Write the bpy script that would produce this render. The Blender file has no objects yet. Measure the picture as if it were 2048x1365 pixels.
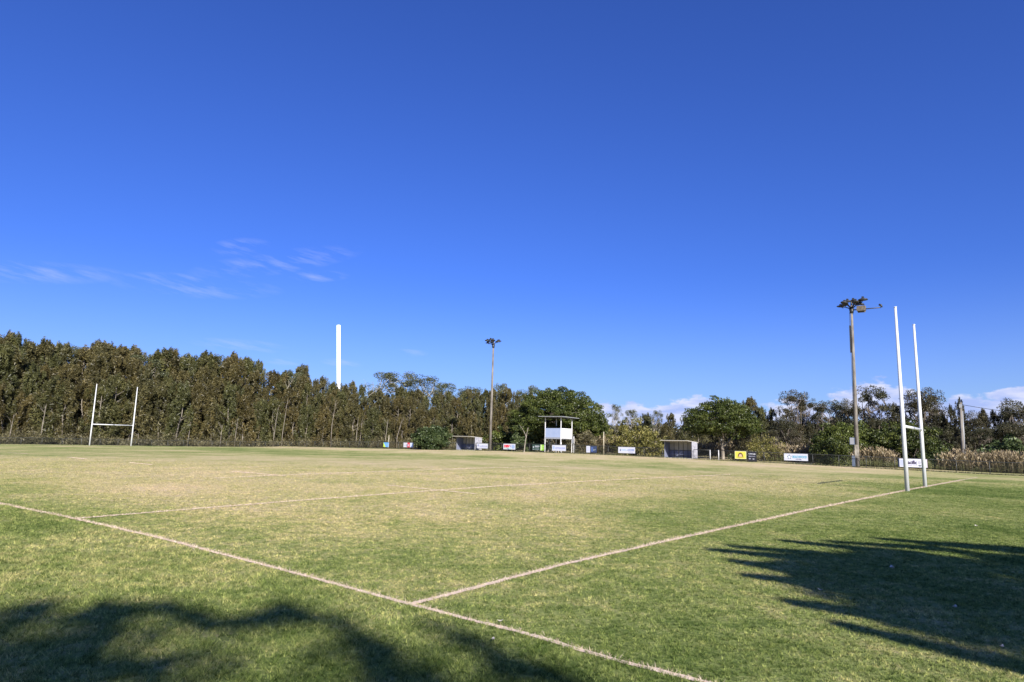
import bpy, math
import numpy as np
from mathutils import Matrix, Vector

# ------------------------------------------------------------------ camera, sky, sun
scene = bpy.context.scene
F, PITCH, ROLL, EYE = 1320.4, 0.154224, 0.024908, 1.725          # focal length in photo pixels, radians, metres
cp, sp, cr, sr = math.cos(PITCH), math.sin(PITCH), math.cos(ROLL), math.sin(ROLL)
FWD = np.array([0, cp, sp]); UP = np.array([0, -sp, cp]); RT = np.array([1.0, 0, 0])
cx_ = cr * RT + sr * UP; cy_ = -sr * RT + cr * UP; cz_ = -FWD
cam_d = bpy.data.cameras.new('camera'); cam = bpy.data.objects.new('camera', cam_d)
scene.collection.objects.link(cam); scene.camera = cam
cam.matrix_world = Matrix(((cx_[0], cy_[0], cz_[0], 0), (cx_[1], cy_[1], cz_[1], 0), (cx_[2], cy_[2], cz_[2], EYE), (0, 0, 0, 1)))
cam_d.sensor_width = 36; cam_d.lens = F / 2048 * 36; cam_d.clip_end = 12000; cam_d.clip_start = 0.05

SUN_AZ, SUN_EL = math.radians(161.6), math.radians(28.3)          # azimuth clockwise from +Y
SUN = np.array([math.sin(SUN_AZ) * math.cos(SUN_EL), math.cos(SUN_AZ) * math.cos(SUN_EL), math.sin(SUN_EL)])
sl = bpy.data.lights.new('sun', 'SUN'); sl.energy = 4.8; sl.angle = math.radians(0.53); sl.color = (1.0, 0.94, 0.85)
so = bpy.data.objects.new('sun', sl); scene.collection.objects.link(so)
so.rotation_euler = Vector(SUN).to_track_quat('Z', 'Y').to_euler()
scene.view_settings.view_transform = 'Standard'; scene.view_settings.look = 'None'
scene.view_settings.exposure = 1.1; scene.view_settings.gamma = 1


def pix_dir(px, py):
    x = px - 1024; y = 682.5 - py
    a = x * cr - y * sr; b = x * sr + y * cr
    d = a * RT + b * UP + F * FWD
    return d / np.linalg.norm(d)


def build_world():
    w = bpy.data.worlds.new('World'); scene.world = w; w.use_nodes = True
    nt = w.node_tree; nt.nodes.clear(); N = nt.nodes.new; L = nt.links.new
    out = N('ShaderNodeOutputWorld'); bg = N('ShaderNodeBackground'); L(bg.outputs[0], out.inputs[0])
    bg.inputs[1].default_value = 0.052
    sky = N('ShaderNodeTexSky'); sky.sky_type = 'NISHITA'; sky.sun_disc = False
    sky.sun_elevation = SUN_EL; sky.sun_rotation = SUN_AZ
    sky.air_density = 1.0; sky.dust_density = 0.85; sky.ozone_density = 2.5; sky.altitude = 0
    tc = N('ShaderNodeTexCoord')
    hsv = N('ShaderNodeVectorMath'); hsv.operation = 'MULTIPLY'; L(sky.outputs[0], hsv.inputs[0]); hsv.inputs[1].default_value = (.375, .625, 1.48)   # clear dry winter air, cool white balance
    sep = N('ShaderNodeSeparateXYZ'); L(tc.outputs['Generated'], sep.inputs[0])

    def m(op, a, b=None, c=None):
        n = N('ShaderNodeMath'); n.operation = op
        for i, v in enumerate((a, b, c)):
            if v is None: continue
            if isinstance(v, (int, float)): n.inputs[i].default_value = v
            else: L(v, n.inputs[i])
        return n.outputs[0]
    az = m('ARCTAN2', sep.outputs[0], sep.outputs[1]); el = m('ARCSINE', sep.outputs[2])
    comb = N('ShaderNodeCombineXYZ'); L(az, comb.inputs[0]); L(m('MULTIPLY', el, 2.2), comb.inputs[1])
    nz = N('ShaderNodeTexNoise'); nz.inputs['Scale'].default_value = 26; nz.inputs['Detail'].default_value = 7; nz.inputs['Roughness'].default_value = .6
    L(comb.outputs[0], nz.inputs['Vector'])
    comb2 = N('ShaderNodeCombineXYZ'); L(m('ADD', az, m('MULTIPLY', el, 1.2)), comb2.inputs[0]); L(m('MULTIPLY', m('ADD', el, m('MULTIPLY', az, .12)), 5.0), comb2.inputs[1])
    nw = N('ShaderNodeTexNoise'); nw.inputs['Scale'].default_value = 16; nw.inputs['Detail'].default_value = 8; nw.inputs['Roughness'].default_value = .62
    L(comb2.outputs[0], nw.inputs['Vector'])

    def blob(px, py, rx, ry, rot=0):
        d = pix_dir(px, py); a0 = math.atan2(d[0], d[1]); e0 = math.asin(d[2])
        u = m('SUBTRACT', az, a0); v = m('SUBTRACT', el, e0)
        c, s = math.cos(rot), math.sin(rot)
        u2 = m('ADD', m('MULTIPLY', u, c), m('MULTIPLY', v, s)); v2 = m('SUBTRACT', m('MULTIPLY', v, c), m('MULTIPLY', u, s))
        q = m('ADD', m('POWER', m('ABSOLUTE', m('DIVIDE', u2, rx / F)), 2.0), m('POWER', m('ABSOLUTE', m('DIVIDE', v2, ry / F)), 2.0))
        return m('MAXIMUM', m('SUBTRACT', 1.0, q), 0.0)
    cum = None
    for a in ((1290, 837, 122, 40), (1390, 820, 88, 32), (1215, 838, 56, 40), (1742, 798, 74, 44), (1785, 818, 96, 32), (1590, 843, 110, 40), (1585, 802, 34, 8), (1985, 830, 130, 38), (2048, 803, 70, 28), (2150, 816, 120, 34), (1900, 842, 70, 28), (1480, 848, 70, 34)):
        b = blob(*a); cum = b if cum is None else m('MAXIMUM', cum, b)
    wis = None
    for a in ((60, 545, 150, 20, .12), (400, 575, 150, 22, .06), (560, 525, 170, 24, .25), (640, 553, 60, 12, .1), (330, 560, 100, 14, .1), (480, 495, 60, 18, .2), (480, 692, 90, 14, 0), (690, 726, 50, 9, 0), (570, 724, 40, 9, 0), (820, 706, 40, 8, 0)):
        b = blob(*a); wis = b if wis is None else m('MAXIMUM', wis, b)
    ca = m('ADD', m('MULTIPLY', cum, 1.5), m('MULTIPLY', m('SUBTRACT', nz.outputs[0], .62), 3.6))
    mr = N('ShaderNodeMapRange'); mr.inputs[1].default_value = .0; mr.inputs[2].default_value = .55; mr.interpolation_type = 'SMOOTHSTEP'; L(ca, mr.inputs[0])
    cfac = m('MULTIPLY', m('MULTIPLY', mr.outputs[0], m('MINIMUM', m('MULTIPLY', cum, 6.0), 1.0)), .92)
    wa = m('MULTIPLY', wis, m('MAXIMUM', m('MULTIPLY', m('SUBTRACT', nw.outputs[0], .45), 2.6), 0.0))
    wfac = m('MINIMUM', m('MULTIPLY', wa, .4), .24)
    # cumulus are brighter on their sunlit tops, violet grey in their folds
    nz2 = N('ShaderNodeTexNoise'); nz2.inputs['Scale'].default_value = 15; nz2.inputs['Detail'].default_value = 5
    mp = N('ShaderNodeMapping'); mp.inputs['Location'].default_value = (3.1, 1.7, 0); mp.inputs['Scale'].default_value = (1, 1.8, 1); L(comb.outputs[0], mp.inputs[0]); L(mp.outputs[0], nz2.inputs['Vector'])
    rc = N('ShaderNodeValToRGB'); L(nz2.outputs[0], rc.inputs[0]); e = rc.color_ramp.elements
    e[0].position = .40; e[0].color = (3.9, 4.9, 8.6, 1); e[1].position = .58; e[1].color = (6.9, 7.2, 9.2, 1)
    mx = N('ShaderNodeMix'); mx.data_type = 'RGBA'; hz = N('ShaderNodeMix'); hz.data_type = 'RGBA'; L(m('MULTIPLY', m('POWER', m('MAXIMUM', m('SUBTRACT', 1.0, m('DIVIDE', m('MAXIMUM', el, 0.0), .27)), 0.0), 2.2), .60), hz.inputs[0]); L(hsv.outputs[0], hz.inputs[6]); hz.inputs[7].default_value = (5.5, 7.5, 9.2, 1)   # air pales towards the horizon
    L(cfac, mx.inputs[0]); L(hz.outputs[2], mx.inputs[6]); L(rc.outputs[0], mx.inputs[7])
    mx2 = N('ShaderNodeMix'); mx2.data_type = 'RGBA'; L(wfac, mx2.inputs[0]); L(mx.outputs[2], mx2.inputs[6]); mx2.inputs[7].default_value = (7.2, 7.4, 9.6, 1)
    L(mx2.outputs[2], bg.inputs[0])


build_world()

# ------------------------------------------------------------------ frames of reference (metres)
YAW = 0.886255                                                    # the pitch is turned against the view
U = np.array([math.cos(YAW), math.sin(YAW), 0]); V = np.array([-math.sin(YAW), math.cos(YAW), 0])
C0 = np.array([-1.01469, 7.35788, 0])                             # corner of goal line and touch line
PW, PL = 67.38, 100.86                                            # pitch width and length
ROT = YAW - math.pi / 2                                           # local x runs along the far fence, local y away from the pitch


def field(a, b): return C0 + a * U + b * V
def to_ab(x, y): return (x - C0[0]) * U[0] + (y - C0[1]) * U[1], (x - C0[0]) * V[0] + (y - C0[1]) * V[1]
def sstep(x, a, b):
    t = np.clip((np.asarray(x, float) - a) / (b - a), 0, 1); return t * t * (3 - 2 * t)


def ground_z(x, y):
    a, b = to_ab(np.asarray(x, float), np.asarray(y, float))
    hb = np.interp(b, [-40, -1, 4, 12.6, 17, 26, 38, 45, 58, 82, 108, 130], [0, 0, .08, .23, .31, .40, .56, .6, .6, .34, .1, 0])
    z = hb * sstep(a, 46, 69)
    z = z - .25 * sstep(b, 60, 92) * (1 - sstep(a, 12, 28))
    z = z - .3 * sstep(b, 103, 111) * (1 - sstep(a, 66, 74))
    return z


def at_a(px, a):
    """point on the ground under photo column px on the line parallel to the far fence, a metres across"""
    yh = 887.8 + (px - 1024) * .0249
    d = pix_dir(px, yh); t = (a + C0 @ U) / (d @ U); P = t * d
    P = np.array([P[0], P[1], 0.]); P[2] = float(ground_z(P[0], P[1])); return P
def b_of(px, a): return float((at_a(px, a) - C0) @ V)
def a_on_b(px, b):
    d = pix_dir(px, 887.8 + (px - 1024) * .0249); t = (b + C0 @ V) / (d @ V); return float((t * d - C0) @ U)
def unproj(px, py):
    d = pix_dir(px, py); t = -EYE / d[2]; return np.array([t * d[0], t * d[1], 0.])


rng = np.random.default_rng(11)
COL = scene.collection


# ------------------------------------------------------------------ helpers
def tag(o, label=None, cat=None, group=None, kind=None):
    if label: o['label'] = label
    if cat: o['category'] = cat
    if group: o['group'] = group
    if kind: o['kind'] = kind
    return o


def empty(name, loc, rz=0, label=None, cat=None, group=None):
    o = bpy.data.objects.new(name, None); COL.objects.link(o); o.location = [float(v) for v in loc]; o.rotation_euler = (0, 0, rz)
    o.empty_display_size = .2
    return tag(o, label, cat, group)


def np_mesh(name, verts, faces, mat, tint=None, smooth=False):
    """verts (n,3), faces (m,k) constant k"""
    me = bpy.data.meshes.new(name); verts = np.asarray(verts, np.float32); faces = np.asarray(faces, np.int32)
    k = faces.shape[1]; me.vertices.add(len(verts)); me.vertices.foreach_set('co', verts.ravel())
    me.loops.add(faces.size); me.loops.foreach_set('vertex_index', faces.ravel())
    me.polygons.add(len(faces)); me.polygons.foreach_set('loop_start', np.arange(0, faces.size, k, dtype=np.int32))
    me.polygons.foreach_set('loop_total', np.full(len(faces), k, np.int32))
    if smooth: me.polygons.foreach_set('use_smooth', np.ones(len(faces), bool))
    if tint is not None:
        at = me.attributes.new('tint', 'FLOAT', 'FACE'); at.data.foreach_set('value', np.asarray(tint, np.float32))
    me.update(calc_edges=True); me.validate(); me.materials.append(mat); return me


def add(name, me, parent=None, loc=None):
    o = bpy.data.objects.new(name, me); COL.objects.link(o); o.parent = parent
    if loc is not None: o.location = [float(v) for v in loc]
    return o


class MB:
    """collects boxes, tubes and prisms into one mesh"""
    def __init__(s): s.v = []; s.f = []; s.sm = []
    def _add(s, vs, fs, smooth=False):
        n = len(s.v); s.v += [tuple(float(c) for c in p) for p in vs]; s.f += [tuple(i + n for i in f) for f in fs]; s.sm += [smooth] * len(fs)
    def box(s, x0, x1, y0, y1, z0, z1):
        s._add([(x0, y0, z0), (x1, y0, z0), (x1, y1, z0), (x0, y1, z0), (x0, y0, z1), (x1, y0, z1), (x1, y1, z1), (x0, y1, z1)],
               [(0, 3, 2, 1), (4, 5, 6, 7), (0, 1, 5, 4), (1, 2, 6, 5), (2, 3, 7, 6), (3, 0, 4, 7)]); return s
    def hexa(s, pts):
        s._add(pts, [(0, 3, 2, 1), (4, 5, 6, 7), (0, 1, 5, 4), (1, 2, 6, 5), (2, 3, 7, 6), (3, 0, 4, 7)]); return s
    def tube(s, pts, rad, n=10, cap=True):
        pts = [np.array(p, float) for p in pts]
        if not hasattr(rad, '__len__'): rad = [rad] * len(pts)
        vs = []; fs = []
        for i, p in enumerate(pts):
            d = pts[min(i + 1, len(pts) - 1)] - pts[max(i - 1, 0)]; d /= np.linalg.norm(d) + 1e-9
            r = np.cross(d, [0, 0, 1.] if abs(d[2]) < .9 else [1., 0, 0]); r /= np.linalg.norm(r); q = np.cross(d, r)
            for k in range(n):
                t = 2 * math.pi * k / n; vs.append(p + rad[i] * (math.cos(t) * r + math.sin(t) * q))
        for i in range(len(pts) - 1):
            for k in range(n):
                fs.append((i * n + k, i * n + (k + 1) % n, (i + 1) * n + (k + 1) % n, (i + 1) * n + k))
        s._add(vs, fs, True)
        if cap:
            n0 = len(s.v) - len(vs)
            s.f.append(tuple(n0 + k for k in range(n))[::-1]); s.f.append(tuple(n0 + (len(pts) - 1) * n + k for k in range(n))); s.sm += [False, False]
        return s
    def poly(s, pts, d):
        """flat polygon in the xz plane facing -y, thickness d"""
        n = len(pts); s._add([(x, y, z) for x, y, z in pts] + [(x, y + d, z) for x, y, z in pts],
                             [tuple(range(n)), tuple(range(2 * n - 1, n - 1, -1))] + [(i, i + n, (i + 1) % n + n, (i + 1) % n) for i in range(n)]); return s
    def mesh(s, name, mat):
        me = bpy.data.meshes.new(name); me.from_pydata(s.v, [], s.f); me.polygons.foreach_set('use_smooth', s.sm); me.update(); me.materials.append(mat); return me
    def build(s, name, mat, parent=None, loc=None): return add(name, s.mesh(name, mat), parent, loc)


def copy_tree(o, parent=None):
    c = o.copy(); COL.objects.link(c); c.parent = parent
    for ch in o.children: copy_tree(ch, c)
    return c


# ------------------------------------------------------------------ materials
def new_mat(name):
    m = bpy.data.materials.new(name); m.use_nodes = True; nt = m.node_tree; nt.nodes.clear()
    out = nt.nodes.new('ShaderNodeOutputMaterial'); return m, nt, out


def paint(name, col, rough=.5, dirt=.15, dirt_col=(.2, .18, .14), scale=3., metal=0., bump=.0):
    m, nt, out = new_mat(name); N = nt.nodes.new; L = nt.links.new
    b = N('ShaderNodeBsdfPrincipled'); b.inputs['Roughness'].default_value = rough; b.inputs['Metallic'].default_value = metal; L(b.outputs[0], out.inputs[0])
    tc = N('ShaderNodeTexCoord'); nz = N('ShaderNodeTexNoise'); nz.inputs['Scale'].default_value = scale; nz.inputs['Detail'].default_value = 6; L(tc.outputs['Object'], nz.inputs['Vector'])
    r = N('ShaderNodeMapRange'); r.inputs[1].default_value = .4; r.inputs[2].default_value = .75; r.inputs[4].default_value = dirt; L(nz.outputs[0], r.inputs[0])
    mx = N('ShaderNodeMix'); mx.data_type = 'RGBA'; mx.inputs[6].default_value = (*col, 1); mx.inputs[7].default_value = (*dirt_col, 1); L(r.outputs[0], mx.inputs[0]); L(mx.outputs[2], b.inputs['Base Color'])
    if bump:
        bp = N('ShaderNodeBump'); bp.inputs['Strength'].default_value = bump; bp.inputs['Distance'].default_value = .02; L(nz.outputs[0], bp.inputs['Height']); L(bp.outputs[0], b.inputs['Normal'])
    return m


def foliage(name, dark, mid, light, trans=.25, objvar=.5, hue2=None):
    """leaf colour runs over the clump tint, and each plant leans towards hue2 by its own random number"""
    m, nt, out = new_mat(name); N = nt.nodes.new; L = nt.links.new
    at = N('ShaderNodeAttribute'); at.attribute_name = 'tint'
    r = N('ShaderNodeValToRGB'); e = r.color_ramp.elements; e[0].color = (*dark, 1); e[1].color = (*light, 1); e.new(.5).color = (*mid, 1); L(at.outputs['Fac'], r.inputs[0])
    col = r.outputs[0]
    if hue2:
        oi = N('ShaderNodeObjectInfo'); mx = N('ShaderNodeMix'); mx.data_type = 'RGBA'; mx.blend_type = 'MULTIPLY'
        rr = N('ShaderNodeValToRGB'); q = rr.color_ramp.elements; q[0].color = (1, 1, 1, 1); q[1].color = (*hue2, 1); L(oi.outputs['Random'], rr.inputs[0])
        mx.inputs[0].default_value = objvar; L(col, mx.inputs[6]); L(rr.outputs[0], mx.inputs[7]); col = mx.outputs[2]
    d = N('ShaderNodeBsdfDiffuse'); t = N('ShaderNodeBsdfTranslucent'); L(col, d.inputs[0]); L(col, t.inputs[0])
    g = N('ShaderNodeBsdfGlossy'); g.inputs['Roughness'].default_value = .45; g.inputs[0].default_value = (.6, .6, .6, 1)
    s = N('ShaderNodeMixShader'); s.inputs[0].default_value = trans; L(d.outputs[0], s.inputs[1]); L(t.outputs[0], s.inputs[2])
    s2 = N('ShaderNodeMixShader'); s2.inputs[0].default_value = .035; L(s.outputs[0], s2.inputs[1]); L(g.outputs[0], s2.inputs[2]); L(s2.outputs[0], out.inputs[0])
    return m


def turf_group():
    """colour of the turf from the place it grows at: worn straw patches in the middle, greener behind the goal line"""
    g = bpy.data.node_groups.new('turf', 'ShaderNodeTree')
    g.interface.new_socket('Color', in_out='OUTPUT', socket_type='NodeSocketColor'); g.interface.new_socket('Dry', in_out='OUTPUT', socket_type='NodeSocketFloat')
    N = g.nodes.new; L = g.links.new; out = N('NodeGroupOutput'); geo = N('ShaderNodeNewGeometry')

    def m(op, a, b=None, c=None):
        n = N('ShaderNodeMath'); n.operation = op
        for i, v in enumerate((a, b, c)):
            if v is None: continue
            if isinstance(v, (int, float)): n.inputs[i].default_value = v
            else: L(v, n.inputs[i])
        return n.outputs[0]

    def noise(scale, detail=4, rough=.55, sx=1, sy=1, rot=0, off=0):
        mp = N('ShaderNodeMapping'); mp.inputs['Scale'].default_value = (sx, sy, 0); mp.inputs['Rotation'].default_value = (0, 0, rot); mp.inputs['Location'].default_value = (off, off * .7, 0)
        L(geo.outputs['Position'], mp.inputs[0]); n = N('ShaderNodeTexNoise'); n.inputs['Scale'].default_value = scale; n.inputs['Detail'].default_value = detail; n.inputs['Roughness'].default_value = rough
        L(mp.outputs[0], n.inputs['Vector']); return n.outputs[0]

    def mr(x, a, b, c, d, smooth=True):
        n = N('ShaderNodeMapRange'); n.interpolation_type = 'SMOOTHSTEP' if smooth else 'LINEAR'
        for i, v in enumerate((a, b, c, d)): n.inputs[i + 1].default_value = v
        L(x, n.inputs[0]); return n.outputs[0]

    def dotv(v, off):
        n = N('ShaderNodeVectorMath'); n.operation = 'DOT_PRODUCT'; L(geo.outputs['Position'], n.inputs[0]); n.inputs[1].default_value = v; return m('SUBTRACT', n.outputs['Value'], off)
    a = dotv(tuple(U), float(C0 @ U)); b = dotv(tuple(V), float(C0 @ V))
    big = noise(.11, 3, .5); med = noise(.42, 4, .6, sx=1, sy=.6, rot=-ROT, off=7); sm = noise(2.6, 4, .6, off=3); fine = noise(19, 3, .7); tiny = noise(75, 2, .7, off=5)
    # playing area drier than the run-off
    base = m('ADD', mr(b, -1.2, 2.5, -.01, .14), mr(a, -.8, .6, -.05, .0))
    mid = m('MULTIPLY', mr(a, -.2, 4, 0, 1), m('MULTIPLY', mr(a, 26, 52, 1, .25), mr(b, 1.5, 9, 0, 1)))
    base = m('ADD', base, m('MULTIPLY', mid, .25))
    base = m('ADD', base, m('MULTIPLY', mr(a, 52, 60, 0, 1), .20))
    base = m('SUBTRACT', base, m('MULTIPLY', m('MULTIPLY', mr(b, 38, 62, 0, 1), mr(a, 60, 40, 0, 1)), .22))
    patch = m('ADD', m('MULTIPLY', m('SUBTRACT', big, .5), 1.5), m('ADD', m('MULTIPLY', m('SUBTRACT', med, .5), 1.3), m('MULTIPLY', m('SUBTRACT', sm, .5), 1.5)))
    speck = m('ADD', m('MULTIPLY', m('SUBTRACT', fine, .5), .9), m('MULTIPLY', m('SUBTRACT', tiny, .5), .6))
    dry = m('ADD', m('ADD', base, .285), m('ADD', m('MULTIPLY', patch, .55), speck)); dry = m('MINIMUM', m('MAXIMUM', dry, 0.0), 1.0)
    r = N('ShaderNodeValToRGB'); e = r.color_ramp.elements
    e[0].color = (.085, .125, .034, 1); e[1].color = (.55, .42, .29, 1)
    q = e.new(.3); q.color = (.200, .236, .080, 1); q = e.new(.6); q.color = (.395, .352, .168, 1)
    L(dry, r.inputs[0]); L(r.outputs[0], out.inputs[0]); L(dry, out.inputs[1]); return g


TURF = turf_group()


def turf_mat(name, blades=False):
    m, nt, out = new_mat(name); N = nt.nodes.new; L = nt.links.new
    g = N('ShaderNodeGroup'); g.node_tree = TURF; b = N('ShaderNodeBsdfDiffuse'); geo = N('ShaderNodeNewGeometry')
    if blades:
        at = N('ShaderNodeAttribute'); at.attribute_name = 'tint'; r = N('ShaderNodeValToRGB'); e = r.color_ramp.elements
        e[0].color = (.30, .36, .26, 1); e[1].color = (2.1, 1.95, 1.75, 1); e.new(.5).color = (.95, 1.0, .9, 1); L(at.outputs['Fac'], r.inputs[0])
        mx = N('ShaderNodeMix'); mx.data_type = 'RGBA'; mx.blend_type = 'MULTIPLY'; mx.inputs[0].default_value = 1; L(g.outputs[0], mx.inputs[6]); L(r.outputs[0], mx.inputs[7])
        L(mx.outputs[2], b.inputs[0]); t = N('ShaderNodeBsdfTranslucent'); L(mx.outputs[2], t.inputs[0])
        s = N('ShaderNodeMixShader'); s.inputs[0].default_value = .3; L(b.outputs[0], s.inputs[1]); L(t.outputs[0], s.inputs[2]); L(s.outputs[0], out.inputs[0])
    else:
        L(g.outputs[0], b.inputs[0]); L(b.outputs[0], out.inputs[0])
        n1 = N('ShaderNodeTexNoise'); n1.inputs['Scale'].default_value = 14; n1.inputs['Detail'].default_value = 5; n1.inputs['Roughness'].default_value = .7; L(geo.outputs['Position'], n1.inputs['Vector'])
        bp = N('ShaderNodeBump'); bp.inputs['Strength'].default_value = 1.0; bp.inputs['Distance'].default_value = .06; L(n1.outputs[0], bp.inputs['Height']); L(bp.outputs[0], b.inputs['Normal'])
    return m


def line_mat(name, col, alpha):
    m, nt, out = new_mat(name); N = nt.nodes.new; L = nt.links.new
    b = N('ShaderNodeBsdfDiffuse'); t = N('ShaderNodeBsdfTransparent'); geo = N('ShaderNodeNewGeometry')
    n = N('ShaderNodeTexNoise'); n.inputs['Scale'].default_value = 9; n.inputs['Detail'].default_value = 7; n.inputs['Roughness'].default_value = .75; L(geo.outputs['Position'], n.inputs['Vector'])
    n2 = N('ShaderNodeTexNoise'); n2.inputs['Scale'].default_value = .8; n2.inputs['Detail'].default_value = 3; L(geo.outputs['Position'], n2.inputs['Vector'])
    r = N('ShaderNodeValToRGB'); e = r.color_ramp.elements; e[0].position = .3; e[0].color = (*[c * .72 for c in col], 1); e[1].position = .7; e[1].color = (*col, 1); L(n.outputs[0], r.inputs[0]); L(r.outputs[0], b.inputs[0])
    ad = N('ShaderNodeMath'); ad.operation = 'ADD'; L(n.outputs[0], ad.inputs[0]); L(n2.outputs[0], ad.inputs[1])
    mr = N('ShaderNodeMapRange'); mr.inputs[1].default_value = 1.0 - alpha * .6; mr.inputs[2].default_value = 1.22 - alpha * .6; L(ad.outputs[0], mr.inputs[0])
    s = N('ShaderNodeMixShader'); L(mr.outputs[0], s.inputs[0]); L(t.outputs[0], s.inputs[1]); L(b.outputs[0], s.inputs[2]); L(s.outputs[0], out.inputs[0]); return m


def bark(name, c1, c2, scale=6):
    m, nt, out = new_mat(name); N = nt.nodes.new; L = nt.links.new
    b = N('ShaderNodeBsdfPrincipled'); b.inputs['Roughness'].default_value = .9; L(b.outputs[0], out.inputs[0]); tc = N('ShaderNodeTexCoord')
    mp = N('ShaderNodeMapping'); mp.inputs['Scale'].default_value = (1, 1, .25); L(tc.outputs['Object'], mp.inputs[0])
    n = N('ShaderNodeTexNoise'); n.inputs['Scale'].default_value = scale; n.inputs['Detail'].default_value = 6; L(mp.outputs[0], n.inputs['Vector'])
    r = N('ShaderNodeValToRGB'); e = r.color_ramp.elements; e[0].position = .35; e[0].color = (*c1, 1); e[1].position = .65; e[1].color = (*c2, 1); L(n.outputs[0], r.inputs[0]); L(r.outputs[0], b.inputs['Base Color'])
    bp = N('ShaderNodeBump'); bp.inputs['Strength'].default_value = .5; L(n.outputs[0], bp.inputs['Height']); L(bp.outputs[0], b.inputs['Normal']); return m


M_WHITE = paint('white_paint', (.66, .66, .66), .4, .3, (.5, .48, .44), 2)
M_POSTW = paint('goal_post_paint', (.52, .53, .54), .35, .3, (.34, .33, .31), 2)
M_DARK = paint('dark_steel', (.022, .024, .026), .5, .3, (.06, .05, .045))
M_RAIL = paint('fence_steel', (.035, .04, .038), .45, .3, (.09, .07, .05))
M_GALV = paint('grey_steel', (.34, .35, .36), .45, .3, (.2, .19, .18), 5, .3)
M_BLUEBOX = paint('blue_grey_box', (.10, .13, .19), .5, .25, (.2, .22, .26), 8)
M_PALE = paint('pale_panel', (.30, .285, .25), .6, .45, (.17, .16, .14), 2)
M_BLUEP = paint('blue_grey_panel', (.13, .145, .215), .6, .3, (.12, .13, .18), 3)
M_PLUM = paint('grey_side_panel', (.34, .34, .38), .6, .8, (.10, .10, .14), 4)
M_CREAM = paint('cream_roof', (.38, .36, .31), .45, .25, (.35, .32, .28), 2)
M_CONC = paint('concrete', (.40, .38, .34), .9, .4, (.2, .19, .17), 3, bump=.3)
M_POLE = bark('weathered_pole', (.10, .088, .076), (.21, .19, .165), 4)
M_TRUNK = bark('brown_bark', (.06, .05, .04), (.17, .14, .11))
M_TRUNKP = bark('pale_bark', (.15, .13, .10), (.36, .33, .27), 5)
M_TRUNKM = bark('grey_brown_bark', (.11, .095, .075), (.27, .235, .19), 5)
M_WOOD = bark('pale_timber', (.42, .36, .25), (.62, .56, .42), 8)

# ------------------------------------------------------------------ ground
def build_ground():
    def axis(lo, hi, step, far):
        core = np.arange(lo, hi + 1e-6, step); up = hi + np.array([10, 30, 70, 150, 350, 800, 1800, far - hi]); dn = lo - np.array([10, 30, 70, 150, 350, 800, 1800, far + lo])
        return np.r_[dn[::-1], core, up]
    xs = axis(-120, 110, 1.5, 4000); ys = axis(-30, 190, 1.5, 4000); X, Y = np.meshgrid(xs, ys); Z = ground_z(X, Y)
    far = np.hypot(X, Y) > 400; Z = np.where(far, 0, Z)
    v = np.c_[X.ravel(), Y.ravel(), Z.ravel()]; nx = len(xs); i, j = np.meshgrid(np.arange(len(ys) - 1), np.arange(nx - 1), indexing='ij'); q = (i * nx + j).ravel()
    me = np_mesh('ground', v, np.c_[q, q + 1, q + nx + 1, q + nx], turf_mat('turf_ground'), smooth=True)
    tag(add('ground', me), 'flat mown playing field of green and straw coloured turf', 'ground', kind='structure')


build_ground()

# painted lines, worn into bare straw; each given by points on the ground
LINES = [
    ('touch_line', [unproj(-260, 962), unproj(0, 1008), unproj(150, 1038.5), unproj(300, 1072), unproj(460, 1113), unproj(640, 1160), unproj(820, 1210), unproj(1030, 1263), unproj(1230, 1319), unproj(1400, 1363), unproj(1560, 1405)], .038, .95, 'long pale worn touch line running from the left past the corner to the bottom edge'),
    ('goal_line', [unproj(820, 1210), unproj(980, 1168), unproj(1130, 1129), unproj(1300, 1090), unproj(1480, 1051), unproj(1640, 1016), unproj(1814, 981), unproj(1955, 955)], .048, 1.0, 'wide pale goal line running under the near goalposts'),
    ('ten_metre_line', [unproj(150, 1038.5), unproj(400, 1018), unproj(600, 1002), unproj(800, 987), unproj(1000, 973), unproj(1200, 962), unproj(1460, 950)], .055, .92, 'faint pale line across the pitch starting at the touch line on the left'),
    ('twenty_metre_line', [unproj(430, 957), unproj(640, 948), unproj(975, 936.5), unproj(1170, 932)], .07, .35, 'barely visible worn line across the pitch beyond the first one'),
    ('long_dash', [unproj(467, 944), unproj(565, 952.5)], .08, 1.0, 'longest short white dash, left of the middle of the pitch'),
    ('dash_mark', [unproj(776, 971.5), unproj(950, 988.8)], .05, .6, 'short dash crossing the first line across the pitch'),
    ('dash_mark', [unproj(262, 926.5), unproj(302, 930.5)], .07, 1.0, 'small white dash third from the left on the pitch'),
    ('dash_mark', [unproj(132, 915), unproj(172, 919)], .09, 1.0, 'small white dash second from the left, before the far goalposts'),
    ('dash_mark', [unproj(16, 906), unproj(56, 908.5)], .10, 1.0, 'small white dash at the left edge of the photo'),
    ('far_goal_line', [field(-1, PL), field(PW, PL)], .05, .5, 'faint far goal line under the distant goalposts'),
]
LINE_SEGS = []


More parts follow.
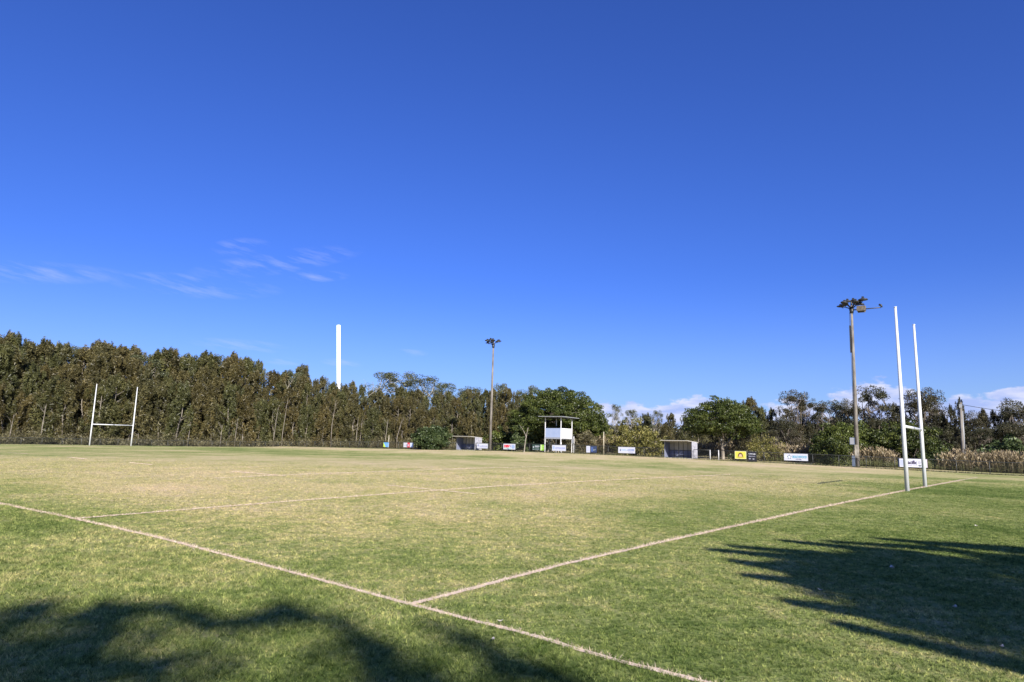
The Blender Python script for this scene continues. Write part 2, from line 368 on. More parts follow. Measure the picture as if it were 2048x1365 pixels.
def build_lines():
    ml = line_mat('worn_line', (.64, .51, .40), .95)
    fm = foliage('straw_blades', (.38, .29, .20), (.58, .46, .35), (.74, .63, .50), .15)
    for li, (nm, pts, w, al, lab) in enumerate(LINES):
        P = [p.copy() for p in pts]; out = []
        for p, q in zip(P[:-1], P[1:]):
            LINE_SEGS.append((p[:2], q[:2], w)); n = max(2, int(np.linalg.norm(q - p) / .12)); n = min(n, 500)
            for k in range(n): out.append(p + (q - p) * k / n)
        out.append(P[-1]); out = np.array(out); out[:, 2] = ground_z(out[:, 0], out[:, 1]) + .006 + .0015 * li
        d = np.gradient(out[:, :2], axis=0); d /= np.linalg.norm(d, axis=1)[:, None] + 1e-9; nrm = np.c_[-d[:, 1], d[:, 0], np.zeros(len(d))]
        out[:, :2] += nrm[:, :2] * (np.convolve(rng.normal(0, .02, len(out)), np.ones(9) / 9, 'same'))[:, None]
        wl = w * rng.uniform(.65, 1.25, (len(out), 1)); wr = w * rng.uniform(.65, 1.25, (len(out), 1))
        v = np.empty((2 * len(out), 3)); v[0::2] = out + nrm * wl; v[1::2] = out - nrm * wr; q = np.arange(len(out) - 1) * 2
        m = ml if al >= .9 else line_mat('worn_line_faint', (.72, .60, .48), al)
        o = tag(add(nm, np_mesh(nm, v, np.c_[q, q + 1, q + 3, q + 2], m)), lab, 'field marking', kind='structure')
        # dead bleached grass along the near part of the line
        near = np.hypot(out[:, 0], out[:, 1]) < 56
        if near.sum() > 10:
            src = out[near]; nn = nrm[near]; n = int(len(src) * 26 * al); k = rng.integers(0, len(src), n); base = src[k] + nn[k] * rng.normal(0, w * .6, (n, 1)); base[:, :2] += rng.uniform(-.06, .06, (n, 2))
            dist = np.hypot(base[:, 0], base[:, 1])
            v, f, t = blade_arrays(base, rng.uniform(.014, .036, n), .0024 * np.clip(dist / 7, 1, 8), flat=1.4)
            add('dry_grass', np_mesh('dry_grass', v, f, fm, t), o)


def blade_arrays(base, h, w, flat=1.0, ph=None, tint=None):
    n = len(base); th = rng.uniform(0, 2 * np.pi, n); lean = rng.uniform(.2, 1.3, n) * flat; ph = rng.uniform(0, 2 * np.pi, n) if ph is None else ph
    side = np.c_[np.cos(th), np.sin(th), np.zeros(n)] * np.broadcast_to(w, (n,))[:, None]
    tip = base + np.c_[np.cos(ph) * lean * h, np.sin(ph) * lean * h, h]
    v = np.empty((3 * n, 3)); v[0::3] = base - side; v[1::3] = base + side; v[2::3] = tip
    f = np.arange(3 * n).reshape(n, 3); t = rng.beta(1.6, 2.2, n) if tint is None else tint; return v, f, t


build_lines()


def build_grass():
    V_, F_, T_ = [], [], []; off = 0
    # near depth, far depth, tufts per square metre, blades per tuft, tuft radius, blade height, blade half width
    for (y0, y1, dens, per, tr_, hs, wd) in ((3.6, 6.5, 850, 7, .012, (.018, .034), .0023), (6.5, 10, 560, 6, .016, (.018, .034), .0032), (10, 16, 340, 6, .022, (.018, .032), .0040), (16, 26, 160, 5, .034, (.018, .034), .0062), (26, 52, 52, 5, .06, (.020, .036), .0105)):
        xm = y1 * .83 + 1.2; n = int((y1 - y0) * 2 * xm * dens); x = rng.uniform(-xm, xm, n); y = rng.uniform(y0, y1, n); k = np.abs(x) < y * .83 + 1.2; x, y = x[k], y[k]; n = len(x)
        keep = np.ones(n, bool)
        for p, q, w in LINE_SEGS:
            dv = q - p; L2 = dv @ dv; t = np.clip(((x - p[0]) * dv[0] + (y - p[1]) * dv[1]) / L2, 0, 1)
            d = np.hypot(x - p[0] - t * dv[0], y - p[1] - t * dv[1]); keep &= (d > w * rng.uniform(.35, 1.15, n))
        keep &= rng.random(n) > sstep(y, 30, 52); x, y = x[keep], y[keep]; n = len(x); tt = np.clip(rng.normal(.44, .30 * (1 - .7 * sstep(y, 9, 26)), n), 0, 1)
        out = ((x - C0[0]) * U[0] + (y - C0[1]) * U[1] < 0)       # unmown side beyond the touch line grows longer
        hh = rng.uniform(*hs, n) * np.where(out, 1.5, 1.0)
        x, y, tt, hh = (np.repeat(q_, per) for q_ in (x, y, tt, hh)); m = len(x); ph = rng.uniform(0, 2 * np.pi, m); rr = tr_ * np.sqrt(rng.random(m)); x = x + rr * np.cos(ph); y = y + rr * np.sin(ph)
        v, f, t = blade_arrays(np.c_[x, y, ground_z(x, y)], hh * rng.uniform(.6, 1.15, m), wd, 1.1, ph + rng.normal(0, .5, m), np.clip(tt + rng.normal(0, .13, m), 0, 1)); V_.append(v); F_.append(f + off); T_.append(t); off += len(v)
    me = np_mesh('grass', np.vstack(V_), np.vstack(F_), turf_mat('turf_blades', True), np.concatenate(T_))
    tag(add('grass', me), 'short mown grass blades covering the near part of the field', 'grass', kind='stuff')


build_grass()

# ------------------------------------------------------------------ goalposts
def goal_posts(b, label):
    p = field(PW / 2, b); r = empty('goal_posts', (p[0], p[1], float(ground_z(p[0], p[1]))), YAW, label, 'goalposts', 'goalposts on the pitch')
    for s in (-1, 1):
        u = MB().tube([(s * 2.75, 0, -.2), (s * 2.75, 0, 3), (s * 2.75, 0, 8.7)], [.097, .090, .055], 20).build('upright', M_POSTW, r)
        MB().tube([(s * 2.75, 0, 8.702), (s * 2.75, 0, 8.74)], .07, 16).build('end_cap', M_WHITE, u)
        MB().tube([(s * (2.75 - .06), 0, 3.0), (s * (2.75 - .2), 0, 3.0)], .075, 14).build('bracket', M_WHITE, u)
    MB().tube([(-2.56, 0, 3), (2.56, 0, 3)], .068, 14).build('crossbar', M_POSTW, r)
    MB().tube([(-.18, 0, 3), (.18, 0, 3)], .08, 14).build('joint_sleeve', M_GALV, r)
    return r


goal_posts(0, 'tall white goalposts standing on the near goal line at the right')
goal_posts(PL, 'small distant white goalposts in front of the wood at the left')

# ------------------------------------------------------------------ fence with advertising boards
FA = 70.4                                                          # the side fence stands this far across


def mesh_wire():
    m, nt, out = new_mat('chain_link'); N = nt.nodes.new; L = nt.links.new
    d = N('ShaderNodeBsdfPrincipled'); d.inputs['Base Color'].default_value = (.05, .055, .05, 1); d.inputs['Roughness'].default_value = .5
    t = N('ShaderNodeBsdfTransparent'); tc = N('ShaderNodeTexCoord'); sx = N('ShaderNodeSeparateXYZ'); L(tc.outputs['Object'], sx.inputs[0])
    def m_(op, a, b):
        n = N('ShaderNodeMath'); n.operation = op
        for i, v in enumerate((a, b)):
            if isinstance(v, (int, float)): n.inputs[i].default_value = v
            elif v is not None: L(v, n.inputs[i])
        return n.outputs[0]
    fac = None
    for sg in (1, -1):
        w = m_('ADD', m_('MULTIPLY', sx.outputs[0], 14.0), m_('MULTIPLY', sx.outputs[2], 14.0 * sg)); fr = m_('FRACT', w, None); k = m_('LESS_THAN', fr, .055)
        fac = k if fac is None else m_('MAXIMUM', fac, k)
    s = N('ShaderNodeMixShader'); L(fac, s.inputs[0]); L(t.outputs[0], s.inputs[1]); L(d.outputs[0], s.inputs[2]); L(s.outputs[0], out.inputs[0]); return m


M_WIRE = mesh_wire()


def fence(p0, p1, label, step=2.6):
    d = p1 - p0; Ln = float(np.hypot(d[0], d[1])); d = d / Ln; rz = math.atan2(d[1], d[0]); z0 = float(ground_z(p0[0], p0[1]))
    r = empty('chain_wire_fence', (p0[0], p0[1], z0), rz, label, 'fence', 'fences round the pitch')
    n = max(1, round(Ln / step)); ts = [i * Ln / n for i in range(n + 1)]
    def gz(t): return float(ground_z(p0[0] + d[0] * t, p0[1] + d[1] * t)) - z0
    for t in ts: MB().tube([(t, 0, gz(t) - .2), (t, 0, gz(t) + 1.17)], .028, 8).build('post', M_RAIL, r)
    tt = [i * Ln / (2 * n) for i in range(2 * n + 1)]
    MB().tube([(t, 0, gz(t) + 1.15) for t in tt], .027, 8).build('top_rail', M_RAIL, r)
    MB().tube([(t, -.01, gz(t) + .07) for t in tt], .02, 6).build('bottom_rail', M_RAIL, r)
    v = []; f = []
    for i, t in enumerate(tt): v += [(t, .03, gz(t) + .04), (t, .03, gz(t) + 1.14)]
    for i in range(len(tt) - 1): f.append((2 * i, 2 * i + 2, 2 * i + 3, 2 * i + 1))
    add('wire_mesh', np_mesh('wire_mesh', v, f, M_WIRE), r); return r


D2L, D2R = b_of(1328.5, FA), b_of(1384, FA); D1L, D1R = b_of(913, FA), b_of(950, FA)
GL, GR = b_of(1420, FA), b_of(1437, FA)
fence(field(FA, GR - .1), field(FA, -16), 'dark chain wire side fence right of the nearer dugout behind the near goalposts')
fence(field(FA, D2R - .2), field(FA, GL + .1), 'short length of dark wire fence between the nearer dugout and the white gate posts')
fence(field(FA, D1R - .2), field(FA, D2L + .2), 'dark chain wire fence between the two dugouts')
fence(field(FA, 112), field(FA, D1L + .2), 'distant dark wire fence left of the farther dugout')
fence(field(-50, 112), field(FA - .3, 112), 'low dark wire fence behind the far goalposts along the wood')

# gate with two pale posts
g = empty('gate', field(FA, GL) + [0, 0, float(ground_z(*field(FA, GL)[:2]))], ROT, 'small mesh gate hung between two white posts right of the nearer dugout', 'gate')
gw = GL - GR
for x in (0, gw): MB().tube([(x, 0, -.2), (x, 0, 1.18)], .034, 10).build('post', M_WHITE, g)
gf = MB()
for z in (.1, 1.08): gf.tube([(.07, 0, z), (gw - .07, 0, z)], .02, 6)
for x in (.07, gw - .07): gf.tube([(x, 0, .1), (x, 0, 1.08)], .02, 6)
gf.build('frame', M_RAIL, g); add('wire_mesh', np_mesh('wire_mesh', [(.08, .01, .11), (gw - .08, .01, .11), (gw - .08, .01, 1.07), (.08, .01, 1.07)], [(0, 1, 2, 3)], M_WIRE), g)

_mats = {}
def flat(col, rough=.45):
    k = tuple(round(c, 3) for c in col)
    if k not in _mats: _mats[k] = paint('print_colour', col, rough, .08, tuple(c * .7 for c in col), 2)
    return _mats[k]


def text(body, size, x, z, col, parent, name='lettering', y=-.034, bold=0., align='LEFT', fit=None):
    cu = bpy.data.curves.new('text', 'FONT'); cu.body = body; cu.size = size; cu.extrude = .002; cu.offset = bold; cu.align_x = align; cu.resolution_u = 3
    to = bpy.data.objects.new('text', cu); me = bpy.data.meshes.new_from_object(to); bpy.data.objects.remove(to); bpy.data.curves.remove(cu)
    me.materials.clear(); me.materials.append(flat(col)); o = add(name, me, parent, (x, y, z)); o.rotation_euler = (math.pi / 2, 0, 0)
    if fit: o.scale = (fit / max(v.co.x for v in me.vertices), 1, 1)
    return o


def board(px0, px1, label, col, h=.72, top=1.09, edge=None):
    b0, b1 = b_of(px0, FA), b_of(px1, FA); p = field(FA - .05, b0); w = b0 - b1
    r = empty('advertising_board', (p[0], p[1], float(ground_z(p[0], p[1])) + top - h), ROT, label, 'advertising board', 'advertising boards on the fence')
    MB().box(0, w, -.02, 0, 0, h).build('panel', flat(col), r)
    e = .028; f = MB()
    f.box(-e, w + e, -.028, .004, h + .001, h + e); f.box(-e, w + e, -.028, .004, -e, -.001); f.box(-e, -.001, -.028, .004, -.001, h + .001); f.box(w + .001, w + e, -.028, .004, -.001, h + .001)
    f.build('frame', M_DARK if edge is None else flat(edge), r); return r, w, h


def pbox(r, name, x0, x1, z0, z1, col, y=-.026): MB().box(x0, x1, y, y + .005, z0, z1).build(name, flat(col), r)
def pdisc(r, name, x, z, rx, rz, col, a0=0, a1=2 * math.pi, n=28, y=-.030):
    pts = [(x + rx * math.cos(a0 + (a1 - a0) * i / n), y, z + rz * math.sin(a0 + (a1 - a0) * i / n)) for i in range(n + (0 if a1 - a0 > 6.2 else 1))]
    MB().poly(pts, .005).build(name, flat(col), r)


WH = (.48, .49, .54)
r, w, h = board(768, 779, 'blue board with a lime green corner beside the thin pale stake', (.12, .32, .62), .78)
MB().poly([(0, -.03, 0), (w * .42, -.03, 0), (0, -.03, h)], .006).build('green_corner', flat((.45, .62, .08)), r)
pbox(r, 'white_edge', w * .93, w, 0, h, WH); text('mission', .16, w * .38, .3, WH, r, fit=w * .5)
r, w, h = board(808, 827.5, 'white board with a red middle block, left of the round bush', WH, .75)
pbox(r, 'red_block', w * .40, w * .66, 0, h, (.55, .05, .07)); pbox(r, 'navy_block', w * .33, w * .395, .06, h * .7, (.08, .08, .2)); text('N', .5, w * .43, .16, WH, r, bold=.02); pbox(r, 'pale_blue_block', w * .72, w * .98, .05, h - .05, (.5, .6, .78)); text('club', .2, w * .05, .28, (.3, .3, .5), r, fit=w * .26)
r, w, h = board(854, 864, 'small half white half blue board in front of the round bush', WH, .8)
pbox(r, 'blue_half', w * .6, w, 0, h, (.06, .18, .55)); text('N', .5, w * .1, .2, (.05, .07, .15), r, bold=.02)
r, w, h = board(954.5, 976.5, 'white board with fine blue writing beside the farther dugout', WH, .72)
text('CLUBHOUSE', .23, w * .25, .26, (.2, .22, .45), r, fit=w * .69); pdisc(r, 'blue_emblem', w * .13, .42, .13, .16, (.2, .22, .4)); pbox(r, 'underline', w * .25, w * .95, .16, .19, (.25, .25, .5))
r, w, h = board(1007.5, 1031.5, 'white board with red slanted letters and a blue globe', WH, .80)
text('DBV', .46, w * .07, .31, (.62, .03, .05), r, bold=.035, fit=w * .48); text('Y', .34, w * .57, .33, (.12, .12, .35), r, bold=.02)
pdisc(r, 'blue_globe', w * .82, .40, .30, .28, (.25, .32, .5)); pbox(r, 'green_stripe', w * .08, w * .46, .13, .18, (.2, .5, .3)); pbox(r, 'cyan_stripe', w * .46, w * .64, .10, .18, (.15, .6, .75))
r, w, h = board(1065.5, 1080.3, 'dark green board with white lines of writing', (.018, .05, .035), .78)
text('GREENS', .2, w * .32, .48, WH, r, bold=.008, fit=w * .62); text('CARE', .14, w * .4, .28, WH, r, fit=w * .45); pbox(r, 'white_stripe', w * .04, w * .30, .10, .14, WH); pdisc(r, 'pale_emblem', w * .15, .42, .12, .12, (.35, .36, .4)); pbox(r, 'white_stripe', w * .36, w * .9, .12, .15, WH)
r, w, h = board(1081.8, 1088.6, 'small lime green square board by the tower', (.22, .42, .05), .80)
pbox(r, 'pale_edge', 0, w * .28, 0, h, (.55, .68, .35)); pbox(r, 'pale_line', w * .3, w * .9, .5, .53, (.6, .75, .4)); pbox(r, 'pale_line', w * .3, w * .9, .28, .31, (.6, .75, .4))
r, w, h = board(1104.8, 1132.6, 'pale board with a blue square and blue writing in front of the tower', WH, .78)
pbox(r, 'blue_square', w * .06, w * .19, .2, .64, (.28, .36, .62)); text('BOWLS CLUB', .25, w * .25, .3, (.18, .22, .55), r, bold=.006, fit=w * .68); pbox(r, 'underline', w * .25, w * .9, .16, .2, (.4, .42, .7))
r, w, h = board(1173.2, 1181, 'small white board with grey blue writing right of the tower', WH, .86)
for z in (.2, .4, .58): pbox(r, 'writing_line', w * .15, w * .85, z, z + .08, (.38, .4, .68))
r, w, h = board(1182, 1194, 'dark navy board right beside the small white one', (.03, .045, .10), .84)
pbox(r, 'blue_block', w * .02, w * .4, .12, .7, (.06, .10, .25)); text('gym', .3, w * .45, .3, (.3, .36, .4), r, fit=w * .4)
r, w, h = board(1237, 1270.8, 'white board with a small dark diamond, left of the yellow shrub', WH, .76)
MB().poly([(w * .13, -.03, .2), (w * .175, -.03, .36), (w * .13, -.03, .56), (w * .085, -.03, .36)], .005).build('diamond', flat((.12, .14, .24)), r)
text('DATA', .30, w * .21, .30, (.32, .46, .62), r, bold=.01, fit=w * .3); text('AZURE', .30, w * .55, .32, (.2, .26, .46), r, bold=.012, fit=w * .4); text('MARINE', .15, w * .6, .12, (.35, .36, .55), r, fit=w * .3)
r, w, h = board(1470.5, 1491.8, 'yellow board with a brown arch and pale rising sun', (.58, .52, .07), .80, 1.12, (.75, .72, .5))
pdisc(r, 'brown_arch', w * .5, .22, w * .25, .45, (.12, .075, .02), 0, math.pi); pdisc(r, 'sun_disc', w * .5, .22, w * .16, .3, (.52, .36, .25), 0, math.pi, y=-.036); pbox(r, 'brown_writing', w * .2, w * .8, .12, .17, (.3, .25, .05))
r, w, h = board(1496, 1512.5, 'tall black board with white lines of writing next to the yellow one', (.018, .018, .024), 1.05, 1.13)
text('PLUMBING', .17, w * .07, .76, WH, r, bold=.004, fit=w * .55); text('SERVICES', .14, w * .07, .5, (.5, .5, .6), r, fit=w * .8); pdisc(r, 'grey_emblem', w * .78, .8, .14, .07, (.4, .4, .42)); pdisc(r, 'grey_emblem', w * .22, .28, .12, .06, (.3, .3, .36)); pdisc(r, 'grey_emblem', w * .66, .26, .12, .06, (.3, .3, .36))
r, w, h = board(1568, 1615.8, 'long white board with a dark star outline and pale blue capitals', WH, .74, 1.10)
star = lambda R, q, cx, cz: [(cx + (R if i % 2 == 0 else R * q) * math.sin(i * math.pi / 5), cz + (R if i % 2 == 0 else R * q) * math.cos(i * math.pi / 5)) for i in range(10)]
MB().poly([(x, -.029, z) for x, z in star(.27, .45, w * .225, .38)][::-1], .005).build('star', flat((.03, .05, .12)), r)
MB().poly([(x, -.034, z) for x, z in star(.17, .5, w * .225, .37)][::-1], .004).build('star_centre', flat((.62, .74, .76)), r)
text('BEACHWOOD', .36, w * .36, .28, (.14, .36, .50), r, bold=.012, fit=w * .60); text('HOTEL', .16, w * .50, .09, (.2, .2, .3), r, bold=.006, fit=w * .24)
pdisc(r, 'grey_emblem', w * .07, .42, .11, .14, (.58, .66, .68))
r, w, h = board(1795.5, 1853.5, 'long white board reading pacific behind the near goalposts', (.62, .62, .70), .80, 1.10)
pbox(r, 'navy_edge', 0, w * .045, 0, h, (.01, .02, .05)); pbox(r, 'grey_block', w * .07, w * .245, .09, h - .09, (.40, .43, .56))
text('pacific', .50, w * .255, .30, (.035, .02, .07), r, bold=.014, fit=w * .40); pbox(r, 'small_writing', w * .32, w * .48, .14, .17, (.2, .12, .25)); pbox(r, 'small_writing', w * .50, w * .67, .16, .185, (.25, .22, .35))
pdisc(r, 'tree_emblem', w * .745, .46, .13, .17, (.44, .44, .50)); pdisc(r, 'tree_emblem', w * .745, .16, .13, .07, (.12, .14, .14)); pbox(r, 'pale_end', w * .965, w, 0, h, (.66, .56, .60))

# ------------------------------------------------------------------ dugouts
def dugout(bl, br, label):
    p = field(FA, bl); w = bl - br; z = float(ground_z(p[0], p[1])); dz = float(ground_z(*field(FA, br)[:2])) - z
    r = empty('dugout', (p[0], p[1], z + min(dz, 0)), ROT, label, 'dugout', 'dugouts on the side line'); H = 2.12; D = 1.55
    MB().box(-.02, w + .02, -.02, D, -.2, .1).build('slab', M_CONC, r)
    MB().box(.03, w - .03, D - .04, D, .1, .98).build('lower_wall', M_BLUEP, r)
    MB().box(.03, w - .03, D - .037, D - .002, .98, H - .12).build('upper_wall', M_PALE, r)
    for x, m in ((0, M_BLUEP), (w - .03, M_PLUM)):
        MB().box(x, x + .03, 0, D + .01, .1, H - .08).build('side_wall', m, r)
    f = MB().box(.035, w - .035, D - .09, D - .045, .98, 1.03)
    for k in range(1, 6): f.box(w * k / 6 - .02, w * k / 6 + .02, D - .088, D - .046, .1, H - .12)
    f.build('wall_frame', M_DARK, r)
    for x in (.055, w / 2 + .1, w - .075): MB().box(x - .022, x + .022, .01, .055, .1, H - .085).build('post', M_DARK if x > .1 else M_GALV, r)
    MB().box(.06, w - .06, .95, 1.3, .5, .54).build('bench', M_BLUEP, r)
    MB().hexa([(-.12, -.95, H + .0), (w - .12, -.95, H + .0), (w + .04, D + .1, H - .16), (-.06, D + .1, H - .16), (-.12, -.95, H + .07), (w - .12, -.95, H + .07), (w + .04, D + .1, H - .09), (-.06, D + .1, H - .09)]).build('roof', M_CREAM, r)
    return r


dugout(D2L, D2R, 'nearer open-fronted dugout with cream roof, left of the broad tree with a forked trunk')
dugout(D1L, D1R, 'farther open-fronted dugout between the round bush and the light pole')

# ------------------------------------------------------------------ scorers tower
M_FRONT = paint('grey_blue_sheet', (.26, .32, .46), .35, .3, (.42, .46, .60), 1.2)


def tower():
    a0 = FA + .9; bL, bC = b_of(1090, a0), b_of(1121.5, a0); a1 = a_on_b(1143.5, bC); w, d = bL - bC, a1 - a0
    p = field(a0, bL); r = empty('scorers_tower', (p[0], p[1], float(ground_z(p[0], p[1]))), ROT, 'two-level viewing tower with white panels and a thin flat roof', 'tower')
    f0, pt, rt = 2.05, 3.42, 5.0
    for x in (0, w):
        for y in (0, d): MB().box(x - .042, x + .042, y - .042, y + .042, -.2, rt - .02).build('post', M_WHITE, r)
    MB().box(w * .72, w * .72 + .09, d * .4, d * .4 + .09, -.1, f0 - .13).build('post', M_WHITE, r)
    MB().box(-.03, w + .03, -.03, d + .03, f0 - .12, f0).build('floor', M_GALV, r)
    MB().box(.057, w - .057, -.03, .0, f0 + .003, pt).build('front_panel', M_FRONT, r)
    MB().box(w + .0, w + .03, .057, d - .057, f0 + .003, pt).build('side_panel', M_WHITE, r)
    MB().box(-.03, .0, .057, d - .057, f0 + .003, pt).build('side_panel', M_WHITE, r)
    MB().box(.057, w - .057, d + .0, d + .03, f0 + .003, pt).build('back_panel', M_WHITE, r)
    MB().box(.057, w - .057, -.045, -.032, f0 + .05, f0 + .11).build('trim', M_GALV, r)
    o = .75; MB().hexa([(-o, -o, rt + .02), (w + o, -o, rt - .02), (w + o, d + o, rt - .1), (-o, d + o, rt - .06), (-o, -o, rt + .09), (w + o, -o, rt + .05), (w + o, d + o, rt - .03), (-o, d + o, rt + .01)]).build('roof', M_GALV, r)
    rr = MB()
    for k in range(5): rr.box(-.6 + (w + 1.2) * k / 4 - .03, -.6 + (w + 1.2) * k / 4 + .03, -.55, d + .5, rt - .17, rt - .105)
    rr.build('rafter', M_DARK, r)
    s = MB()
    for x0 in (.25, .95): s.hexa([(x0, 1.9, 0), (x0 + .05, 1.9, 0), (x0 + .05, 2.1, 0), (x0, 2.1, 0), (x0, .3, 1.9), (x0 + .05, .3, 1.9), (x0 + .05, .5, 1.9), (x0, .5, 1.9)])
    for k in range(7): s.box(.3, .95, 1.78 - k * .23, 2.0 - k * .23, .2 + k * .25, .24 + k * .25)
    s.build('stair', M_WOOD, r); MB().box(.5, .62, .25, .37, 0, f0 - .13).build('post', M_DARK, r); return r


tower()
q = at_a(1147.5, FA + 1.6); r = empty('switch_box_post', q, ROT, 'white box on a thin post beside the tower', 'meter box')
MB().tube([(0, 0, -.2), (0, 0, 2.35)], .045, 8).build('post', M_WHITE, r); MB().box(-.2, .2, -.24, -.05, 1.35, 2.02).build('box', M_PALE, r); MB().box(-.16, .16, -.255, -.242, 1.4, 1.97).build('door', M_GALV, r)
MB().tube([(0, 0, 2.35), (0, -.1, 2.6)], .06, 8).build('lamp', M_DARK, r)
for px, hh, lab in ((777.5, 2.3, 'thin pale stake standing by the blue board'), (1207.5, 3.0, 'thin pale stake standing behind the fence right of the tower')):
    q = at_a(px, FA + .5); MB().tube([(0, 0, -.1), (0, 0, hh)], [.045, .035], 8).build('stake', M_WOOD, None, q); tag(COL.objects[-1], lab, 'stake')

# ------------------------------------------------------------------ floodlight poles
def lamp(parent, x, y, z, ang, tilt, s=1.0, m=M_DARK):
    """shallow floodlight: round pan with a yoke and a control gear box"""
    e = MB(); n = 14; prof = [(.02, .17), (.12, .15), (.30, .06), (.34, .0), (.34, -.05)]; c, sn = math.cos(ang), math.sin(ang); vs = []; fs = []
    ct, st = math.cos(tilt), math.sin(tilt)
    for (rr, zz) in prof:
        for k in range(n):
            t = 2 * math.pi * k / n; lx, ly, lz = rr * math.cos(t) * 1.25 * s, rr * math.sin(t) * s, zz * s; lx, lz = lx * ct - lz * st, lx * st + lz * ct; vs.append((lx * c - ly * sn + x, lx * sn + ly * c + y, lz + z))
    for i in range(len(prof) - 1):
        for k in range(n): fs.append((i * n + k, i * n + (k + 1) % n, (i + 1) * n + (k + 1) % n, (i + 1) * n + k))
    fs.append(tuple(range((len(prof) - 1) * n, len(prof) * n)))
    e._add(vs, fs, True); e.tube([(x, y, z + .1 * s), (x - c * .25, y - sn * .25, z - .22)], .03, 6); e.box(x - .1, x + .1, y - .1, y + .1, z + .14 * s, z + .30 * s)
    return e.build('floodlight', m, parent)


def flood_pole(px, a, H, label, near):
    q = at_a(px, a); r = empty('floodlight_pole', q, ROT, label, 'light pole', 'floodlight poles along the side fence')
    MB().tube([(0, 0, -.3), (0, 0, H * .5), (0, 0, H - .05)], [.20, .165, .115], 16).build('pole', M_POLE, r)
    MB().tube([(0, 0, H - .9), (0, 0, H - .4)], [.17, .24], 14).build('collar', M_DARK, r)
    arms = MB(); L_ = [(-.92, -.15, H - .12), (.72, .1, H + .02), (-.42, -.8, H + .1), (.5, -.7, H + .12), (-.75, .5, H + .16), (.3, .8, H + .2)]
    for (x, y, z) in L_: arms.tube([(0, 0, H - .45), (x * .55, y * .55, z - .1), (x, y, z)], [.06, .05, .04], 7)
    arms.tube([(0, 0, H - .1), (0, 0, H + .45)], [.1, .06], 8)
    if near: arms.tube([(0, 0, H - .55), (2.75, -.1, H - .55)], .055, 8)
    arms.build('crossarm', M_DARK, r)
    for i, (x, y, z) in enumerate(L_): lamp(r, x * 1.12, y * 1.12, z + .02, math.atan2(y, x), (.12, -.1, .2)[i % 3], 1.0 if i else .9)
    lamp(r, -.3, -.35, H + .34, .3, .1, 1.0)
    if near: lamp(r, .15, .2, H + .5, 2.5, -.15, .9)
    r.rotation_euler[1] = .014 if near else .004      # the old pole leans a little
    if near:
        lamp(r, 1.15, -.2, H + .42, 0, .05, 1.15); MB().tube([(.95, -.2, H + .0), (1.1, -.2, H + .3)], .05, 6).build('bracket', M_DARK, r)
        g2 = MB().box(.55, 1.35, -.35, .15, H - .75, H - .22); g2.tube([(.6, 0, H - .8), (1.3, 0, H - .8)], .1, 8); g2.build('control_gear', M_TRUNK, r)
        MB().tube([(2.72, -.1, H - .58), (2.86, -.1, H - .5), (2.80, -.1, H - .32), (2.62, -.1, H - .22)], [.06, .10, .12, .10], 10).build('hook_lamp', M_DARK, r)
        MB().box(-.26, -.14, -.17, .02, H * .70, H * .87).build('cable_cover', M_DARK, r)
        MB().tube([(-.20, -.05, 2.3), (-.2, -.05, H - .8)], .022, 6).build('conduit', M_DARK, r)
        bx = MB().box(-.62, -.18, -.26, .0, 2.30, 3.02).build('meter_box', M_BLUEBOX, r); MB().box(-.585, -.215, -.272, -.262, 2.34, 2.98).build('door', M_GALV, bx)
        MB().tube([(-.3, -.12, -.1), (-.3, -.12, 2.3)], .035, 8).build('conduit', M_DARK, r); MB().box(-.46, -.2, -.28, .0, -.1, 1.2).build('cabinet', M_BLUEBOX, r)
        MB().box(-.18, .2, -.22, -.18, 1.0, 2.3).build('timber_guard', M_TRUNKP, r)
    return r


flood_pole(1714, FA + .55, 17.0, 'tall weathered light pole with meter box, just left of the near goalposts', True)
flood_pole(980.5, FA + 1.0, 16.6, 'smaller looking distant light pole between the farther dugout and the red lettered board', False)

# power pole with its sagging cable
q = at_a(1925, 82); r = empty('power_pole', q, ROT, 'short pale power pole with a cable, right of the near goalposts', 'power pole'); r.rotation_euler[1] = .028
MB().tube([(0, 0, -.3), (0, 0, 7.35)], [.17, .12], 12).build('pole', M_POLE, r)
MB().box(-.15, .13, -.17, -.1, 6.75, 7.15).build('bracket', M_GALV, r)
MB().tube([(.19, .0, -.1), (.15, .0, 6.4)], .04, 8).build('conduit', M_GALV, r)
MB().box(-.4, -.16, -.2, .1, .4, 1.7).build('cabinet', M_BLUEBOX, r)
cab = MB(); cab.tube([(.1 + t * 26, t * 3, 7.1 - 1.0 * t - 4.2 * t * (1 - t)) for t in np.linspace(0, 1, 22)], .028, 6); cab.build('cable', M_DARK, r)

# tall white bar of unknown kind, built as a leaning column behind the wood
D = 186; dt, db = pix_dir(677, 651), pix_dir(677, 783); zt, zb = EYE + dt[2] / dt[1] * D, EYE + db[2] / db[1] * D; xt, xb = dt[0] / dt[1] * D, db[0] / db[1] * D
lean = (xt - xb) / (zt - zb); X = xb - lean * zb
r = empty('white_bar', (X, D, 0), 0, 'plain tall white bar rising behind the dark wood', 'mast')
M_BAR = paint('white_bar', (.93, .93, .93), .6, .02, (.8, .8, .8))
MB().tube([(0, 0, 0), (lean * zt, 0, zt)], .53, 24).build('shaft', M_BAR, r); MB().box(-.8, .8, -.8, .8, -.1, .8).build('footing', M_CONC, r)

# ------------------------------------------------------------------ vegetation
def unit(v): return v / (np.linalg.norm(v, axis=-1, keepdims=True) + 1e-9)


